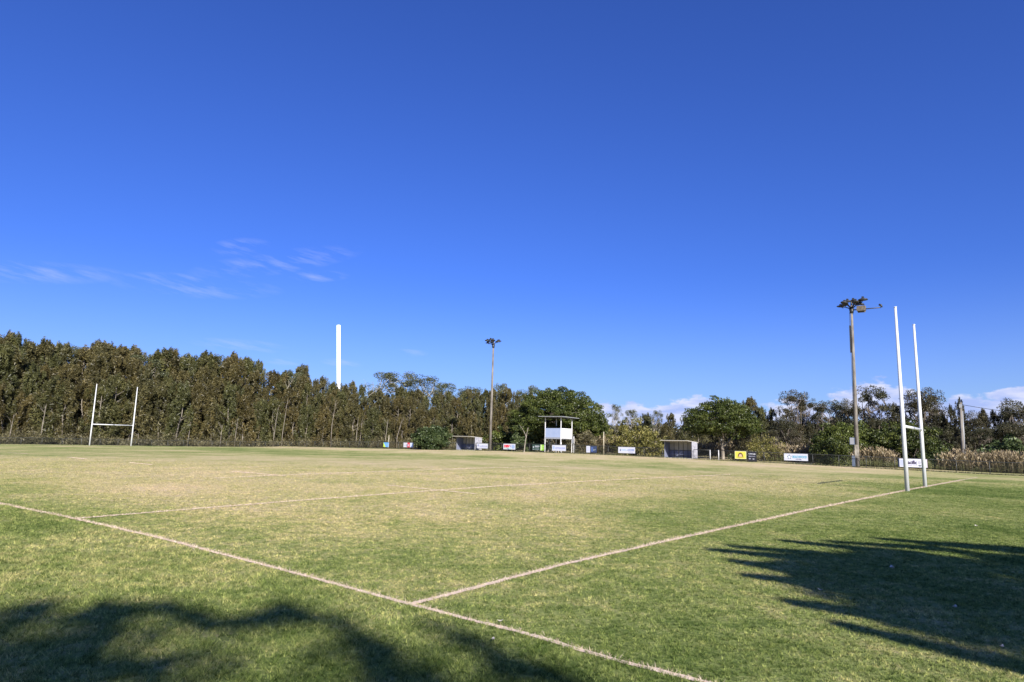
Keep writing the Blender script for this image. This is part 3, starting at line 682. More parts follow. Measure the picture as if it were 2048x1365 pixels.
def leaf_arrays(c, d, ln, wd):
    n = len(c); r = unit(np.cross(d, unit(rng.normal(size=(n, 3))))); hl = (d * np.broadcast_to(ln, (n,))[:, None]) * .5; hw = r * np.broadcast_to(wd, (n,))[:, None] * .5
    v = np.empty((4 * n, 3)); v[0::4] = c - hl; v[1::4] = c + hw; v[2::4] = c + hl; v[3::4] = c - hw
    return v, np.arange(4 * n).reshape(n, 4)


def crown(name, clumps, per, ln, wd, mat, droop=0., spread=1., tvar=.22, shell=.5, tbase=None):
    """clumps: (x,y,z,rx,ry,rz). Leaves fill every clump, thicker near its skin."""
    V_, F_, T_ = [], [], []; off = 0
    for i, (x, y, z, rx, ry, rz) in enumerate(clumps):
        n = max(6, int(per * rng.uniform(.7, 1.3))); g = unit(rng.normal(size=(n, 3))); rad = rng.random(n) ** (1 / (3 + 4 * shell)); c = g * rad[:, None] * [rx, ry, rz] + [x, y, z]
        d = unit(rng.normal(size=(n, 3)) * spread + g * .7 + [0, 0, -droop]); l = ln * rng.uniform(.6, 1.4, n); w = wd * rng.uniform(.7, 1.3, n)
        v, f = leaf_arrays(c, d, l, w); V_.append(v); F_.append(f + off); off += len(v)
        tb = rng.uniform(.48 - tvar * 1.3, .48 + tvar * 1.3) if tbase is None else tbase[i]
        T_.append(np.clip(tb + rng.normal(0, .13, n), 0, 1))
    return np_mesh(name, np.vstack(V_), np.vstack(F_), mat, np.concatenate(T_))


M_CAS = foliage('casuarina_needles', (.034, .034, .015), (.086, .083, .034), (.185, .168, .070), .28, .9, (1.10, .92, .80))
M_CASG = foliage('green_casuarina_needles', (.034, .038, .015), (.076, .080, .029), (.170, .168, .060), .25, .9, (.98, .90, .88))
M_GUM = foliage('gum_leaves', (.040, .050, .026), (.085, .100, .050), (.150, .155, .080), .25, .5, (1.1, .92, .85))
M_GUMD = foliage('dark_tree_leaves', (.022, .028, .016), (.050, .052, .026), (.100, .094, .046), .2, .7, (1.2, .92, .85))
M_FIG = foliage('fig_leaves', (.016, .025, .006), (.046, .062, .013), (.130, .145, .034), .22)
M_BUSH = foliage('bush_leaves', (.018, .032, .010), (.046, .068, .022), (.150, .180, .075), .2)
M_YEL = foliage('yellow_shrub_leaves', (.045, .052, .014), (.150, .140, .035), (.36, .32, .11), .25)
M_LIME = foliage('lime_leaves', (.025, .036, .008), (.066, .085, .018), (.150, .175, .036), .25)
M_REED = foliage('reed_straw', (.058, .050, .024), (.140, .114, .060), (.31, .24, .145), .25)
M_REEDG = foliage('green_reed', (.06, .07, .025), (.13, .14, .05), (.28, .25, .11), .25)
M_BRUSH = foliage('undergrowth_leaves', (.038, .034, .018), (.096, .086, .044), (.22, .195, .10), .2)


def limb(mb, p0, p1, r0, r1, bend=.3, n=5):
    p0, p1 = np.array(p0, float), np.array(p1, float); m = rng.normal(0, 1, 3) * bend * np.linalg.norm(p1 - p0) * .12
    mb.tube([p0 + (p1 - p0) * t + m * math.sin(math.pi * t) for t in np.linspace(0, 1, n)], list(np.linspace(r0, r1, n)), 6, cap=False)


def proto_casuarina(H=14., R=3.3, lean=0., low=.1, dens=74, mat=None, nb=118, bare=False):
    """slim feathery tree: upswept limbs carrying hanging needle sprays"""
    cl = []; tr = MB(); top = np.array([lean, 0, H * .97]); limb(tr, (0, 0, -.3), top * [1, 1, .5], .13, .08, .4); limb(tr, top * [1, 1, .5], top, .08, .02, .5)
    for k in range(nb):
        t = low + (1 - low) * (k + rng.random()) / nb; prof = R * (1 - .72 * max(0, t - .45) / .55) * (.7 + .3 * min(1, t / .3)) * rng.uniform(.3, 1.15); an = rng.uniform(0, 2 * np.pi)
        x, y, z = prof * math.cos(an) + lean * t, prof * math.sin(an), t * H; s = rng.uniform(.55, 1.05) * (1.1 - .45 * t)
        cl.append((x, y, z, .50 * s, .50 * s, 1.2 * s))
        if k % 3 == 0: limb(tr, (lean * t, 0, z - prof * .7), (x, y, z), .035, .012, .4, 4)
    cl += [(lean + rng.normal(0, .15 + .05 * i), rng.normal(0, .15 + .05 * i), H + .1 - .3 * i, .22 + .03 * i, .22 + .03 * i, .8) for i in range(5)]
    cl += [(lean + rng.normal(0, 1.0), rng.normal(0, 1.0), H - rng.uniform(.2, 2.2), .24, .24, .8) for i in range(8)]
    return [('crown', crown('crown', cl, dens, .48, .095, mat or M_CAS, droop=-.2)), ('trunk', tr.mesh('trunk', M_TRUNKM))], H


def proto_gum(H=15., R=4.2, n=26, low=.48, dens=150, mat=None, open_=1.0, trunk=None, forks=3):
    """open crowned tree: pale forked trunk, separate rounded leaf masses with sky between"""
    tr = MB(); fk = np.array([rng.normal(0, .3), rng.normal(0, .3), H * low * .75]); limb(tr, (0, 0, -.3), fk, .24, .17, .3); cl = []
    ends = []
    for i in range(forks + 2):
        an = 2 * np.pi * i / (forks + 2) + rng.uniform(-.4, .4); e = np.array([math.cos(an) * R * .45, math.sin(an) * R * .45, H * rng.uniform(.66, .85)]); limb(tr, fk, e, .12, .06, .6); ends.append(e)
    for i in range(n):
        an = rng.uniform(0, 2 * np.pi); t = rng.uniform(low, 1.) if i > 4 else rng.uniform(.85, 1); rr = R * math.sqrt(max(.05, 1 - ((t - .62) / .42) ** 2)) * rng.uniform(.2, 1.0)
        c = np.array([math.cos(an) * rr, math.sin(an) * rr, t * H]); s = rng.uniform(.6, 1.25) * open_; cl.append((*c, .95 * s, .95 * s, .72 * s)); e = ends[rng.integers(len(ends))]
        limb(tr, e, c, .05, .015, .6, 4)
    return [('crown', crown('crown', cl, dens, .24, .12, mat or M_GUM, droop=.3, shell=.1)), ('trunk', tr.mesh('trunk', trunk or M_TRUNKP))], H


def proto_dome(W=13., H=10., base=2.2, n=230, dens=95, mat=None, trunk=None, stems=3, flatb=.3, leaf=(.26, .15), tiers=True):
    """broad domed crown of layered sprays on a low forked trunk"""
    tr = MB(); fk = np.array([0, 0, base * .55]); limb(tr, (0, 0, -.3), fk, .24, .2, .1); cl = []; tb = []; ends = []
    for i in range(stems + 3):
        an = 2 * np.pi * i / (stems + 3) + rng.uniform(-.3, .3); e = np.array([math.cos(an) * W * .22, math.sin(an) * W * .22, base + (H - base) * rng.uniform(.25, .5)]); limb(tr, fk, e, .12, .05, .6, 6); ends.append(e)
    for i in range(n):
        g = unit(rng.normal(size=3)); g[2] = abs(g[2]) if rng.random() < .82 else -abs(g[2]) * flatb; q = rng.uniform(.72, 1.0) if rng.random() < .78 else rng.uniform(.3, .7)
        c = np.array([g[0] * W / 2 * q, g[1] * W / 2 * q, base + (H - base) * (.22 + .78 * max(g[2], 0) * q) + min(g[2], 0) * base * .5]); c += rng.normal(0, .25, 3); s = rng.uniform(.6, 1.3)
        cl.append((*c, .78 * s, .78 * s, .36 * s)); tb.append(np.clip(.30 + .45 * rng.random(), 0, 1))
        if i % 6 == 0: limb(tr, ends[rng.integers(len(ends))], c, .05, .015, .5, 4)
    return [('crown', crown('crown', cl, dens, leaf[0], leaf[1], mat or M_FIG, shell=.2, tbase=tb)), ('trunk', tr.mesh('trunk', trunk or M_TRUNK))], H


def proto_bush(W=6., H=4., n=130, dens=70, mat=None, leaf=(.26, .17), ragged=.15):
    tr = MB(); cl = []
    for i in range(5): limb(tr, (rng.normal(0, .1), rng.normal(0, .1), -.1), (rng.normal(0, W * .16), rng.normal(0, W * .16), H * .6), .07, .03, .5)
    for i in range(n):
        g = unit(rng.normal(size=3)); q = rng.uniform(.65, 1.0) * (1 + rng.normal(0, ragged)); c = np.array([g[0] * W / 2 * q, g[1] * W / 2 * q, H * .46 + g[2] * H * .5 * q]); c[2] = max(c[2], .3); s = rng.uniform(.6, 1.2)
        cl.append((*c, .52 * s, .52 * s, .44 * s))
    return [('crown', crown('crown', cl, dens, leaf[0], leaf[1], mat or M_BUSH, shell=.6)), ('trunk', tr.mesh('trunk', M_TRUNK))], H


def plant(name, proto, loc, h, label, cat, group=None, rz=None, wide=1.0):
    parts, H = proto; r = empty(name, loc, rng.uniform(0, 6.28) if rz is None else rz, label, cat, group); s = h / H; r.scale = (s * wide, s * wide, s)
    for nm, me in parts: add(nm, me, r)
    return r


CAS = [proto_casuarina(14, 2.5, l, lo, mat=mt) for l, lo, mt in ((.3, .08, None), (-.5, .12, None), (.6, .1, M_CASG), (0, .2, M_CASG), (-.3, .3, None), (.8, .16, M_CASG))]
CASLOW = [proto_casuarina(9, 2.3, l, .08, mat=mt, nb=70) for l, mt in ((.2, None), (-.4, M_CASG), (.5, None))]
GUM = [proto_gum(15, 4.0, n=34), proto_gum(15, 4.6, n=40, forks=4), proto_gum(15, 3.4, n=28)]
DARKT = [proto_gum(12, 3.4, n=52, low=.22, dens=190, mat=M_GUMD, open_=1.0, trunk=M_TRUNK), proto_gum(12, 3.9, n=64, low=.15, dens=190, mat=M_GUMD, open_=1.05, trunk=M_TRUNK), proto_casuarina(12, 2.4, .2, .1, mat=M_GUMD, nb=60), proto_casuarina(12, 2.2, -.3, .15, mat=M_GUMD, nb=56)]


def spot(px, D, ytop):
    """point at depth D whose top shows at (px, ytop): ground position and height"""
    d = pix_dir(px, ytop); x = d[0] / d[1] * D; g = float(ground_z(x, D)); return (x, D, g), EYE + d[2] / d[1] * D - g


def tree(px, D, ytop, kind, protos, label, cat='tree', group=None, wide=1.0, name=None, i=None, rz=None):
    p, h = spot(px, D, ytop); plant(name or kind, protos[rng.integers(len(protos)) if i is None else i], p, max(h, 1.), label, cat, group, wide=wide, rz=rz)


SKY = np.array([(-120, 682), (-60, 680), (0, 682), (40, 674), (75, 694), (100, 684), (135, 694), (170, 712), (200, 689), (230, 700), (255, 694), (280, 712), (305, 722), (335, 706), (365, 716), (385, 711), (410, 712), (440, 724), (468, 717), (500, 732), (530, 737), (555, 750), (580, 748), (603, 741), (625, 764), (645, 757), (662, 757), (677, 786), (692, 765), (715, 766), (735, 778), (760, 790), (800, 785), (900, 790), (1000, 785), (1060, 790)])


def depth_of(px): return float(np.interp(px, [-150, 0, 300, 590, 700, 850, 1000, 1100], [100, 106, 122, 140, 134, 122, 116, 110]))


def wood():
    for px, y, dd in ((670, 783, 8), (684, 786, 6), (677, 800, 3), (690, 775, 10), (662, 770, 10), (678, 787, 14)):
        tree(px, depth_of(px) + dd, y, 'casuarina', CAS, 'casuarina in the dip of the skyline at the foot of the white bar', 'tree', 'casuarinas below the white mast', 1.1)
    zones = ((-200, 165, 'tall olive brown casuarina in the wood left of the far goalposts', 'casuarinas left of the far goalposts'),
             (165, 290, 'tall olive casuarina in the wood directly behind the far goalposts', 'casuarinas behind the far goalposts'),
             (290, 480, 'tall brownish casuarina in the wood right of the far goalposts', 'casuarinas right of the far goalposts'),
             (480, 662, 'slim pale-stemmed casuarina in the wood left of the white bar', 'casuarinas left of the white mast'),
             (662, 780, 'slim casuarina in the wood between the white bar and the wide gum tree', 'casuarinas right of the white mast'),
             (780, 1100, 'low brown casuarina in the thicket behind the farther dugout', 'casuarinas behind the farther dugout'))
    def lab(px):
        for a, b, l, g in zones:
            if a <= px < b: return l, g
        return zones[-1][2:]
    # skyline row, then rows in front that fill the foot of the wood
    px = -150.
    while px < 1075:
        y = float(np.interp(px, SKY[:, 0], SKY[:, 1])) + rng.normal(0, 3.2) - (6 if rng.random() < .1 else 0)
        if 655 < px < 700: y = max(y, 780)
        l, g = lab(px); D = depth_of(px) + rng.uniform(9, 15); y += rng.normal(0, 3)
        if px < 640 and rng.random() < .17: tree(px, D, y - 2, 'gum_tree', GUM, 'grey green gum crown breaking the skyline of the long casuarina wood', 'tree', 'gum trees in the skyline of the casuarina wood', rng.uniform(.8, 1.1)); px -= 5
        else: tree(px, D, y, 'casuarina', CAS, l, 'tree', g, rng.uniform(.7, 1.3))
        px += rng.uniform(12, 21)
    px = -150.
    while px < 1075:
        y = float(np.interp(px, SKY[:, 0], SKY[:, 1])); yh = 862 + px * .0249; y = y + (yh - y) * rng.uniform(.08, .32)
        if 655 < px < 700: y = max(y, 792)
        l, g = lab(px); D = depth_of(px) + rng.uniform(4, 9); tree(px, D, y, 'casuarina', CAS, l, 'tree', g, rng.uniform(.9, 1.2)); px += rng.uniform(17, 26)
    px = -150.
    while px < 1060:
        y = float(np.interp(px, SKY[:, 0], SKY[:, 1])); yh = 862 + px * .0249; y = y + (yh - y) * rng.uniform(.35, .62)
        l, g = lab(px); D = depth_of(px) + rng.uniform(0, 3.5); tree(px, D, y, 'casuarina', CASLOW, l, 'tree', g, rng.uniform(.9, 1.25)); px += rng.uniform(24, 40)
    # the exact tops of the nearest named trees
    for px, y, dd in ((790, 748, 16), (848, 757, 18)):
        tree(px, depth_of(px) + dd, y, 'gum_tree', GUM, 'wide pale-stemmed gum tree above the wood, ' + ('left of two' if px < 800 else 'right of two'), 'tree', None, 1.5)
    tree(888, 142, 770, 'gum_tree', GUM, 'rounded gum tree crown left of the distant light pole', 'tree', None, 1.1)
    tree(942, 140, 779, 'gum_tree', GUM, 'low spreading gum tree just left of the distant light pole', 'tree', None, 1.4)
    tree(1005, 132, 770, 'gum_tree', GUM, 'dark gum tree top just right of the distant light pole', 'tree', None, .8)
    tree(1038, 130, 784, 'gum_tree', GUM, 'small gum tree top between the distant light pole and the big dome tree', 'tree', None, .8)
    tree(1066, 128, 774, 'gum_tree', GUM, 'thin gum tree top touching the left side of the big dome tree', 'tree', None, .7)
    # a dead tree with bare upright twigs
    p, h = spot(748, 150, 752); r = empty('dead_tree', p, 0, 'bare twiggy dead tree left of the wide gum trees', 'tree'); mb = MB(); limb(mb, (0, 0, 0), (0, 0, h * .7), .16, .08)
    for k in range(22): a = rng.uniform(-1, 1, 2); limb(mb, (0, 0, h * rng.uniform(.5, .7)), (a[0] * 2.6, a[1] * 1.5, h * rng.uniform(.8, 1.0)), .045, .012, .5)
    mb.build('trunk', M_TRUNKP, r)
    # leaning pale trunks that show among the needles
    for px, y0, y1, dx in ((20, 870, 830, 6), (85, 850, 810, 6), (548, 872, 815, 8), (565, 868, 800, 10), (664, 850, 800, 8), (712, 885, 835, 4), (720, 884, 840, 4), (771, 878, 840, 5), (794, 876, 842, 9), (376, 880, 840, 6), (440, 890, 850, 4), (470, 880, 838, 5), (1046, 886, 858, 6)):
        D = depth_of(px) - 1; A = pix_dir(px, y0); B = pix_dir(px + dx, y1); x0, x1 = A[0] / A[1] * D, B[0] / B[1] * D; z0, z1 = EYE + A[2] / A[1] * D, EYE + B[2] / B[1] * D
        gz = float(ground_z(x0, D)); r = empty('bare_sapling', (x0, D, gz), 0, 'thin leaning pale bare stem at the front edge of the wood', 'sapling', 'bare stems at the edge of the wood'); mb = MB()
        mb.tube([(0, 0, -.1), (0, 0, z0 - gz), (x1 - x0, .2, z1 - gz)], [.065, .06, .02], 6)
        for k in range(4): t = rng.uniform(.3, .9); limb(mb, ((x1 - x0) * t, .1, z0 - gz + (z1 - z0) * t), ((x1 - x0) * t + rng.uniform(-1, 1), rng.uniform(-.3, .3), z0 - gz + (z1 - z0) * t + 1.2), .02, .008)
        mb.build('trunk', M_TRUNKM, r)


wood()

# big domed tree behind the tower, layered tree by the nearer dugout and the bushes
def named_plants():
    D = 104; (p, h) = spot(1117, D, 779); x0 = pix_dir(1014, 850); x1 = pix_dir(1212, 850); W = (x1[0] / x1[1] - x0[0] / x0[1]) * D
    plant('fig_tree', proto_dome(W, h, 1.6, 900, 100, M_FIG, flatb=.9, leaf=(.25, .15)), (p[0], D, p[2]), h, 'big dark green domed tree behind the viewing tower', 'tree', rz=0)
    tree(1052, 101, 846, 'small_tree', [proto_bush(5, 4.6, 90, 70, M_BUSH)], 'low dark bush against the left foot of the big dome tree', 'bush')
    tree(1000, 108, 856, 'lime_bush', [proto_bush(4.6, 3.4, 60, 60, M_LIME, ragged=.3)], 'bright green bush just right of the distant light pole', 'bush')
    for px, D, lab in ((1049, 92, 'slim leaning pale trunk under the left side of the big dome tree'), (1096, 96, 'pale slanting trunk under the tower')):
        q = spot(px, D, 860)[0]; r = empty('bare_sapling', q, 0, lab, 'sapling'); mb = MB(); limb(mb, (0, 0, -.1), (.5, .1, 3.4), .09, .045); limb(mb, (.3, 0, 2.0), (-.6, .2, 3.6), .05, .02); mb.build('trunk', M_TRUNKM, r)
    tree(864, 106, 852, 'round_bush', [proto_bush(6.3, 4.1, 220, 95, M_BUSH, ragged=.07)], 'rounded dark green bush left of the farther dugout', 'bush', rz=0)
    tree(1192, 106, 838, 'lime_tree', [proto_bush(4.5, 6.5, 90, 60, M_LIME, ragged=.25)], 'yellow green bush on the right flank of the big dome tree', 'bush')
    tree(1168, 98, 862, 'grey_shrub', [proto_bush(6, 3.5, 90, 60, M_BRUSH, leaf=(.2, .1), ragged=.3)], 'grey brown shrub right of the tower', 'shrub')
    tree(1262, 92, 843, 'yellow_shrub', [proto_bush(7.0, 5.4, 140, 60, M_YEL, leaf=(.26, .14), ragged=.25)], 'tall yellow flecked shrub behind the white diamond board', 'shrub', rz=0)
    tree(1305, 88, 862, 'yellow_shrub', [proto_bush(4.8, 4.2, 90, 60, M_YEL, leaf=(.26, .14), ragged=.25)], 'lower yellow flecked shrub left of the nearer dugout', 'shrub', rz=1)
    # layered tree
    D = 84; (p, h) = spot(1452, D, 799); x0 = pix_dir(1382, 850); x1 = pix_dir(1528, 850); W = (x1[0] / x1[1] - x0[0] / x0[1]) * D; b0 = spot(1440, D, 850)[0]
    plant('spreading_tree', proto_dome(W * .97, h, 3.0, 300, 90, M_FIG, M_TRUNKM, flatb=.5, leaf=(.24, .13)), (p[0] - .6, D, p[2]), h, 'broad layered tree with a forked trunk right of the nearer dugout', 'tree', rz=0)
    tree(1526, 82, 872, 'grey_shrub', [proto_bush(4.5, 3.6, 80, 60, M_YEL, leaf=(.2, .09), ragged=.35)], 'feathery olive shrub behind the black board', 'shrub')
    tree(1500, 86, 868, 'grey_shrub', [proto_bush(4, 3.4, 60, 55, M_BRUSH, leaf=(.2, .09), ragged=.35)], 'grey shrub under the right side of the broad layered tree', 'shrub')
    tree(1661, 73.5, 876, 'fence_bush', [proto_bush(3.8, 3.4, 130, 70, M_FIG, leaf=(.2, .12), ragged=.25)], 'ragged dark green bush growing through the fence left of the near light pole', 'bush', rz=0)
    tree(1672, 78, 843, 'green_tree', [proto_dome(6.0, 5.5, 1.2, 100, 80, M_LIME, flatb=.8)], 'yellow green small tree left of the near light pole', 'tree')
    tree(1718, 80, 846, 'green_tree', [proto_dome(4.5, 5.0, 1.2, 70, 80, M_LIME, flatb=.8)], 'yellow green small tree right behind the near light pole', 'tree')
    tree(1815, 76, 843, 'dark_bush', [proto_bush(8.2, 5.6, 250, 80, M_FIG, leaf=(.22, .13), ragged=.18)], 'large very dark green bush behind the near goalposts', 'bush', rz=0)
    tree(1768, 78, 858, 'dark_bush', [proto_bush(4.4, 4.4, 90, 80, M_FIG, leaf=(.22, .13), ragged=.2)], 'dark bush on the left of the largest dark bush behind the goalposts', 'bush')
    tree(1871, 73, 898, 'dark_bush', [proto_bush(2.8, 2.6, 60, 70, M_BUSH, leaf=(.2, .12), ragged=.2)], 'small green bush at the right foot of the largest dark bush', 'bush')
    tree(2012, 80, 880, 'green_shrub', [proto_bush(4.5, 2.8, 70, 60, M_BUSH, ragged=.3)], 'low green shrub in the reeds at the right edge', 'shrub')
    for px, D, lab in ((1477, 78, 'small leafy weed under the yellow board'), (1487, 77.5, 'second small weed under the right end of the yellow board'), (1502, 77, 'reddish weed at the foot of the black board')):
        tree(px, D, 918, 'weed', [proto_bush(.9, .7, 10, 45, M_BUSH if px < 1500 else M_BRUSH, leaf=(.14, .09))], lab, 'weed')
    # trees standing behind the reeds on the right
    R = ((1232, 118, 812, GUM, .7, 'grey twiggy gum tree against the clouds right of the big dome tree', 'gum_tree'), (1262, 120, 822, GUM, .8, 'second grey gum tree against the clouds behind the yellow shrub', 'gum_tree'),
         (1290, 116, 832, CASLOW, 1.1, None, None), (1312, 112, 824, GUM, .8, 'low gum tree above the lower yellow shrub', 'gum_tree'), (1345, 112, 830, CAS, 1.1, None, None), (1372, 110, 838, CAS, 1.1, None, None), (1210, 116, 845, CASLOW, 1.1, None, None), (1330, 104, 852, CASLOW, 1.2, None, None), (1245, 106, 850, CASLOW, 1.2, None, None), (1392, 104, 846, CASLOW, 1.2, None, None),
         (1500, 104, 800, CAS, 1.2, None, None), (1522, 102, 818, CAS, 1.1, None, None), (1545, 104, 822, DARKT, .9, None, None), (1586, 100, 786, DARKT, .95, 'tallest dark open tree between the broad layered tree and the near light pole', 'dark_tree'), (1612, 104, 800, DARKT, .8, 'dark slim tree right beside the tallest dark open tree', 'dark_tree'),
         (1642, 100, 808, DARKT, 1.0, 'rounded dark tree left of the near light pole', 'dark_tree'), (1672, 104, 806, DARKT, .8, None, None), (1700, 106, 802, DARKT, .8, None, None), (1568, 96, 838, DARKT, 1.2, None, None), (1620, 94, 846, DARKT, 1.2, None, None), (1545, 92, 862, DARKT, 1.3, None, None), (1590, 90, 866, DARKT, 1.4, None, None), (1635, 90, 868, DARKT, 1.3, None, None), (1665, 92, 850, DARKT, 1.3, None, None), (1700, 92, 852, DARKT, 1.3, None, None),
         (1747, 98, 779, DARKT, 1.15, 'large round dark tree between the near light pole and the goalposts', 'dark_tree'), (1790, 100, 812, DARKT, .9, None, None), (1832, 94, 786, DARKT, 1.0, 'tall dark tree behind the right upright of the near goalposts', 'dark_tree'), (1858, 96, 783, DARKT, .8, 'slim dark tree right of the near goalposts', 'dark_tree'), (1740, 88, 842, DARKT, 1.2, None, None), (1800, 88, 838, DARKT, 1.2, None, None), (1850, 86, 846, DARKT, 1.2, None, None),
         (1884, 92, 832, DARKT, .9, None, None), (1903, 90, 816, DARKT, .6, 'narrow pointed dark tree left of the power pole', 'dark_tree'), (1919, 90, 804, DARKT, .6, 'narrow pointed dark tree right behind the power pole top', 'dark_tree'), (1945, 88, 826, DARKT, .9, None, None), (1968, 88, 824, DARKT, .9, None, None), (1990, 88, 828, DARKT, .9, None, None), (2010, 88, 822, DARKT, .9, None, None), (2028, 86, 802, DARKT, .9, 'open dark tree under the cable near the right edge', 'dark_tree'), (2060, 86, 812, DARKT, 1.1, None, None),
         (2090, 86, 820, DARKT, 1.1, None, None), (2120, 86, 815, DARKT, 1.1, None, None), (2150, 86, 820, DARKT, 1.1, None, None), (1895, 84, 858, DARKT, 1.4, None, None), (1930, 83, 856, DARKT, 1.4, None, None), (1965, 83, 858, DARKT, 1.4, None, None), (2000, 83, 852, DARKT, 1.4, None, None), (2035, 82, 850, DARKT, 1.4, None, None), (2070, 82, 850, DARKT, 1.4, None, None), (2110, 82, 852, DARKT, 1.4, None, None))
    for px, D, y, pr, wd, lab, nm in R:
        i = None
        if pr is DARKT: i = 2 + rng.integers(2) if wd < .7 else (rng.integers(2) if lab else None)
        if lab: tree(px, D, y, nm, pr, lab, 'tree', None, wd, i=i)
        elif px < 1420: tree(px, D, y, 'casuarina', pr, 'low brown olive casuarina in the thicket behind the nearer dugout and yellow shrubs', 'tree', 'casuarinas behind the nearer dugout', wd)
        elif px < 1715: tree(px, D, y, 'dark_tree', pr, 'dark crowded tree in the thicket left of the near light pole', 'tree', 'dark trees left of the near light pole', wd, i=i)
        elif px < 1880: tree(px, D, y, 'dark_tree', pr, 'dark crowded tree in the thicket behind the near goalposts', 'tree', 'dark trees behind the near goalposts', wd, i=i)
        else: tree(px, D, y, 'dark_tree', pr, 'dark brown crowded tree in the thicket round the power pole', 'tree', 'dark trees behind the power pole', wd, i=i)


named_plants()


# ------------------------------------------------------------------ reeds, undergrowth and rough grass (nobody could count them)
def stems(name, pts, h, mat, label, cat, plume=True, wd=.035, leaves=3, tb=.5):
    n = len(pts); V_, F_, T_ = [], [], []; off = 0; h = np.broadcast_to(h, (n,)) * rng.uniform(.55, 1.15, n) * (1 + .16 * np.sin(pts[:, 0] * 1.3 + 1.7 * np.sin(pts[:, 1] * .9)) + .12 * np.sin(pts[:, 0] * 3.7 + pts[:, 1] * 2.1)); ph = rng.uniform(0, 6.28, n); ln = rng.uniform(0, .22, n) * h; dirn = np.c_[np.cos(ph), np.sin(ph), np.zeros(n)]
    tip = pts + dirn * ln[:, None] + np.c_[np.zeros(n), np.zeros(n), h]
    def put(c, d, l, w, t):
        nonlocal off
        v, f = leaf_arrays(c, d, l, w); V_.append(v); F_.append(f + off); off += len(v); T_.append(np.clip(t, 0, 1))
    ax = tip - pts; L_ = np.linalg.norm(ax, axis=1); put((pts + tip) / 2, unit(ax), L_, wd, rng.normal(tb - .15, .15, n))
    for k in range(leaves):
        t = rng.uniform(.2, .85, n)[:, None]; c = pts + ax * t; d = unit(rng.normal(size=(n, 3)) * [1, 1, .4] + [0, 0, .7]); l = h * rng.uniform(.15, .35, n); put(c + d * l[:, None] * .5, d, l, wd * 1.3, rng.normal(tb, .2, n))
    if plume: put(tip, unit(dirn * .5 + [0, 0, 1]), rng.uniform(.25, .5, n), rng.uniform(.08, .17, n), rng.normal(tb + .3, .15, n))
    tag(add(name, np_mesh(name, np.vstack(V_), np.vstack(F_), mat, np.concatenate(T_))), label, cat, kind='stuff')


def scatter_band(px0, px1, a0, a1, n, clump=0):
    b0, b1 = b_of(px0, a0), b_of(px1, a0); a = rng.uniform(a0, a1, n); px = rng.uniform(px0, px1, n); P = np.empty((n, 3))
    for i in range(n): P[i] = at_a(px[i], a[i])
    return P


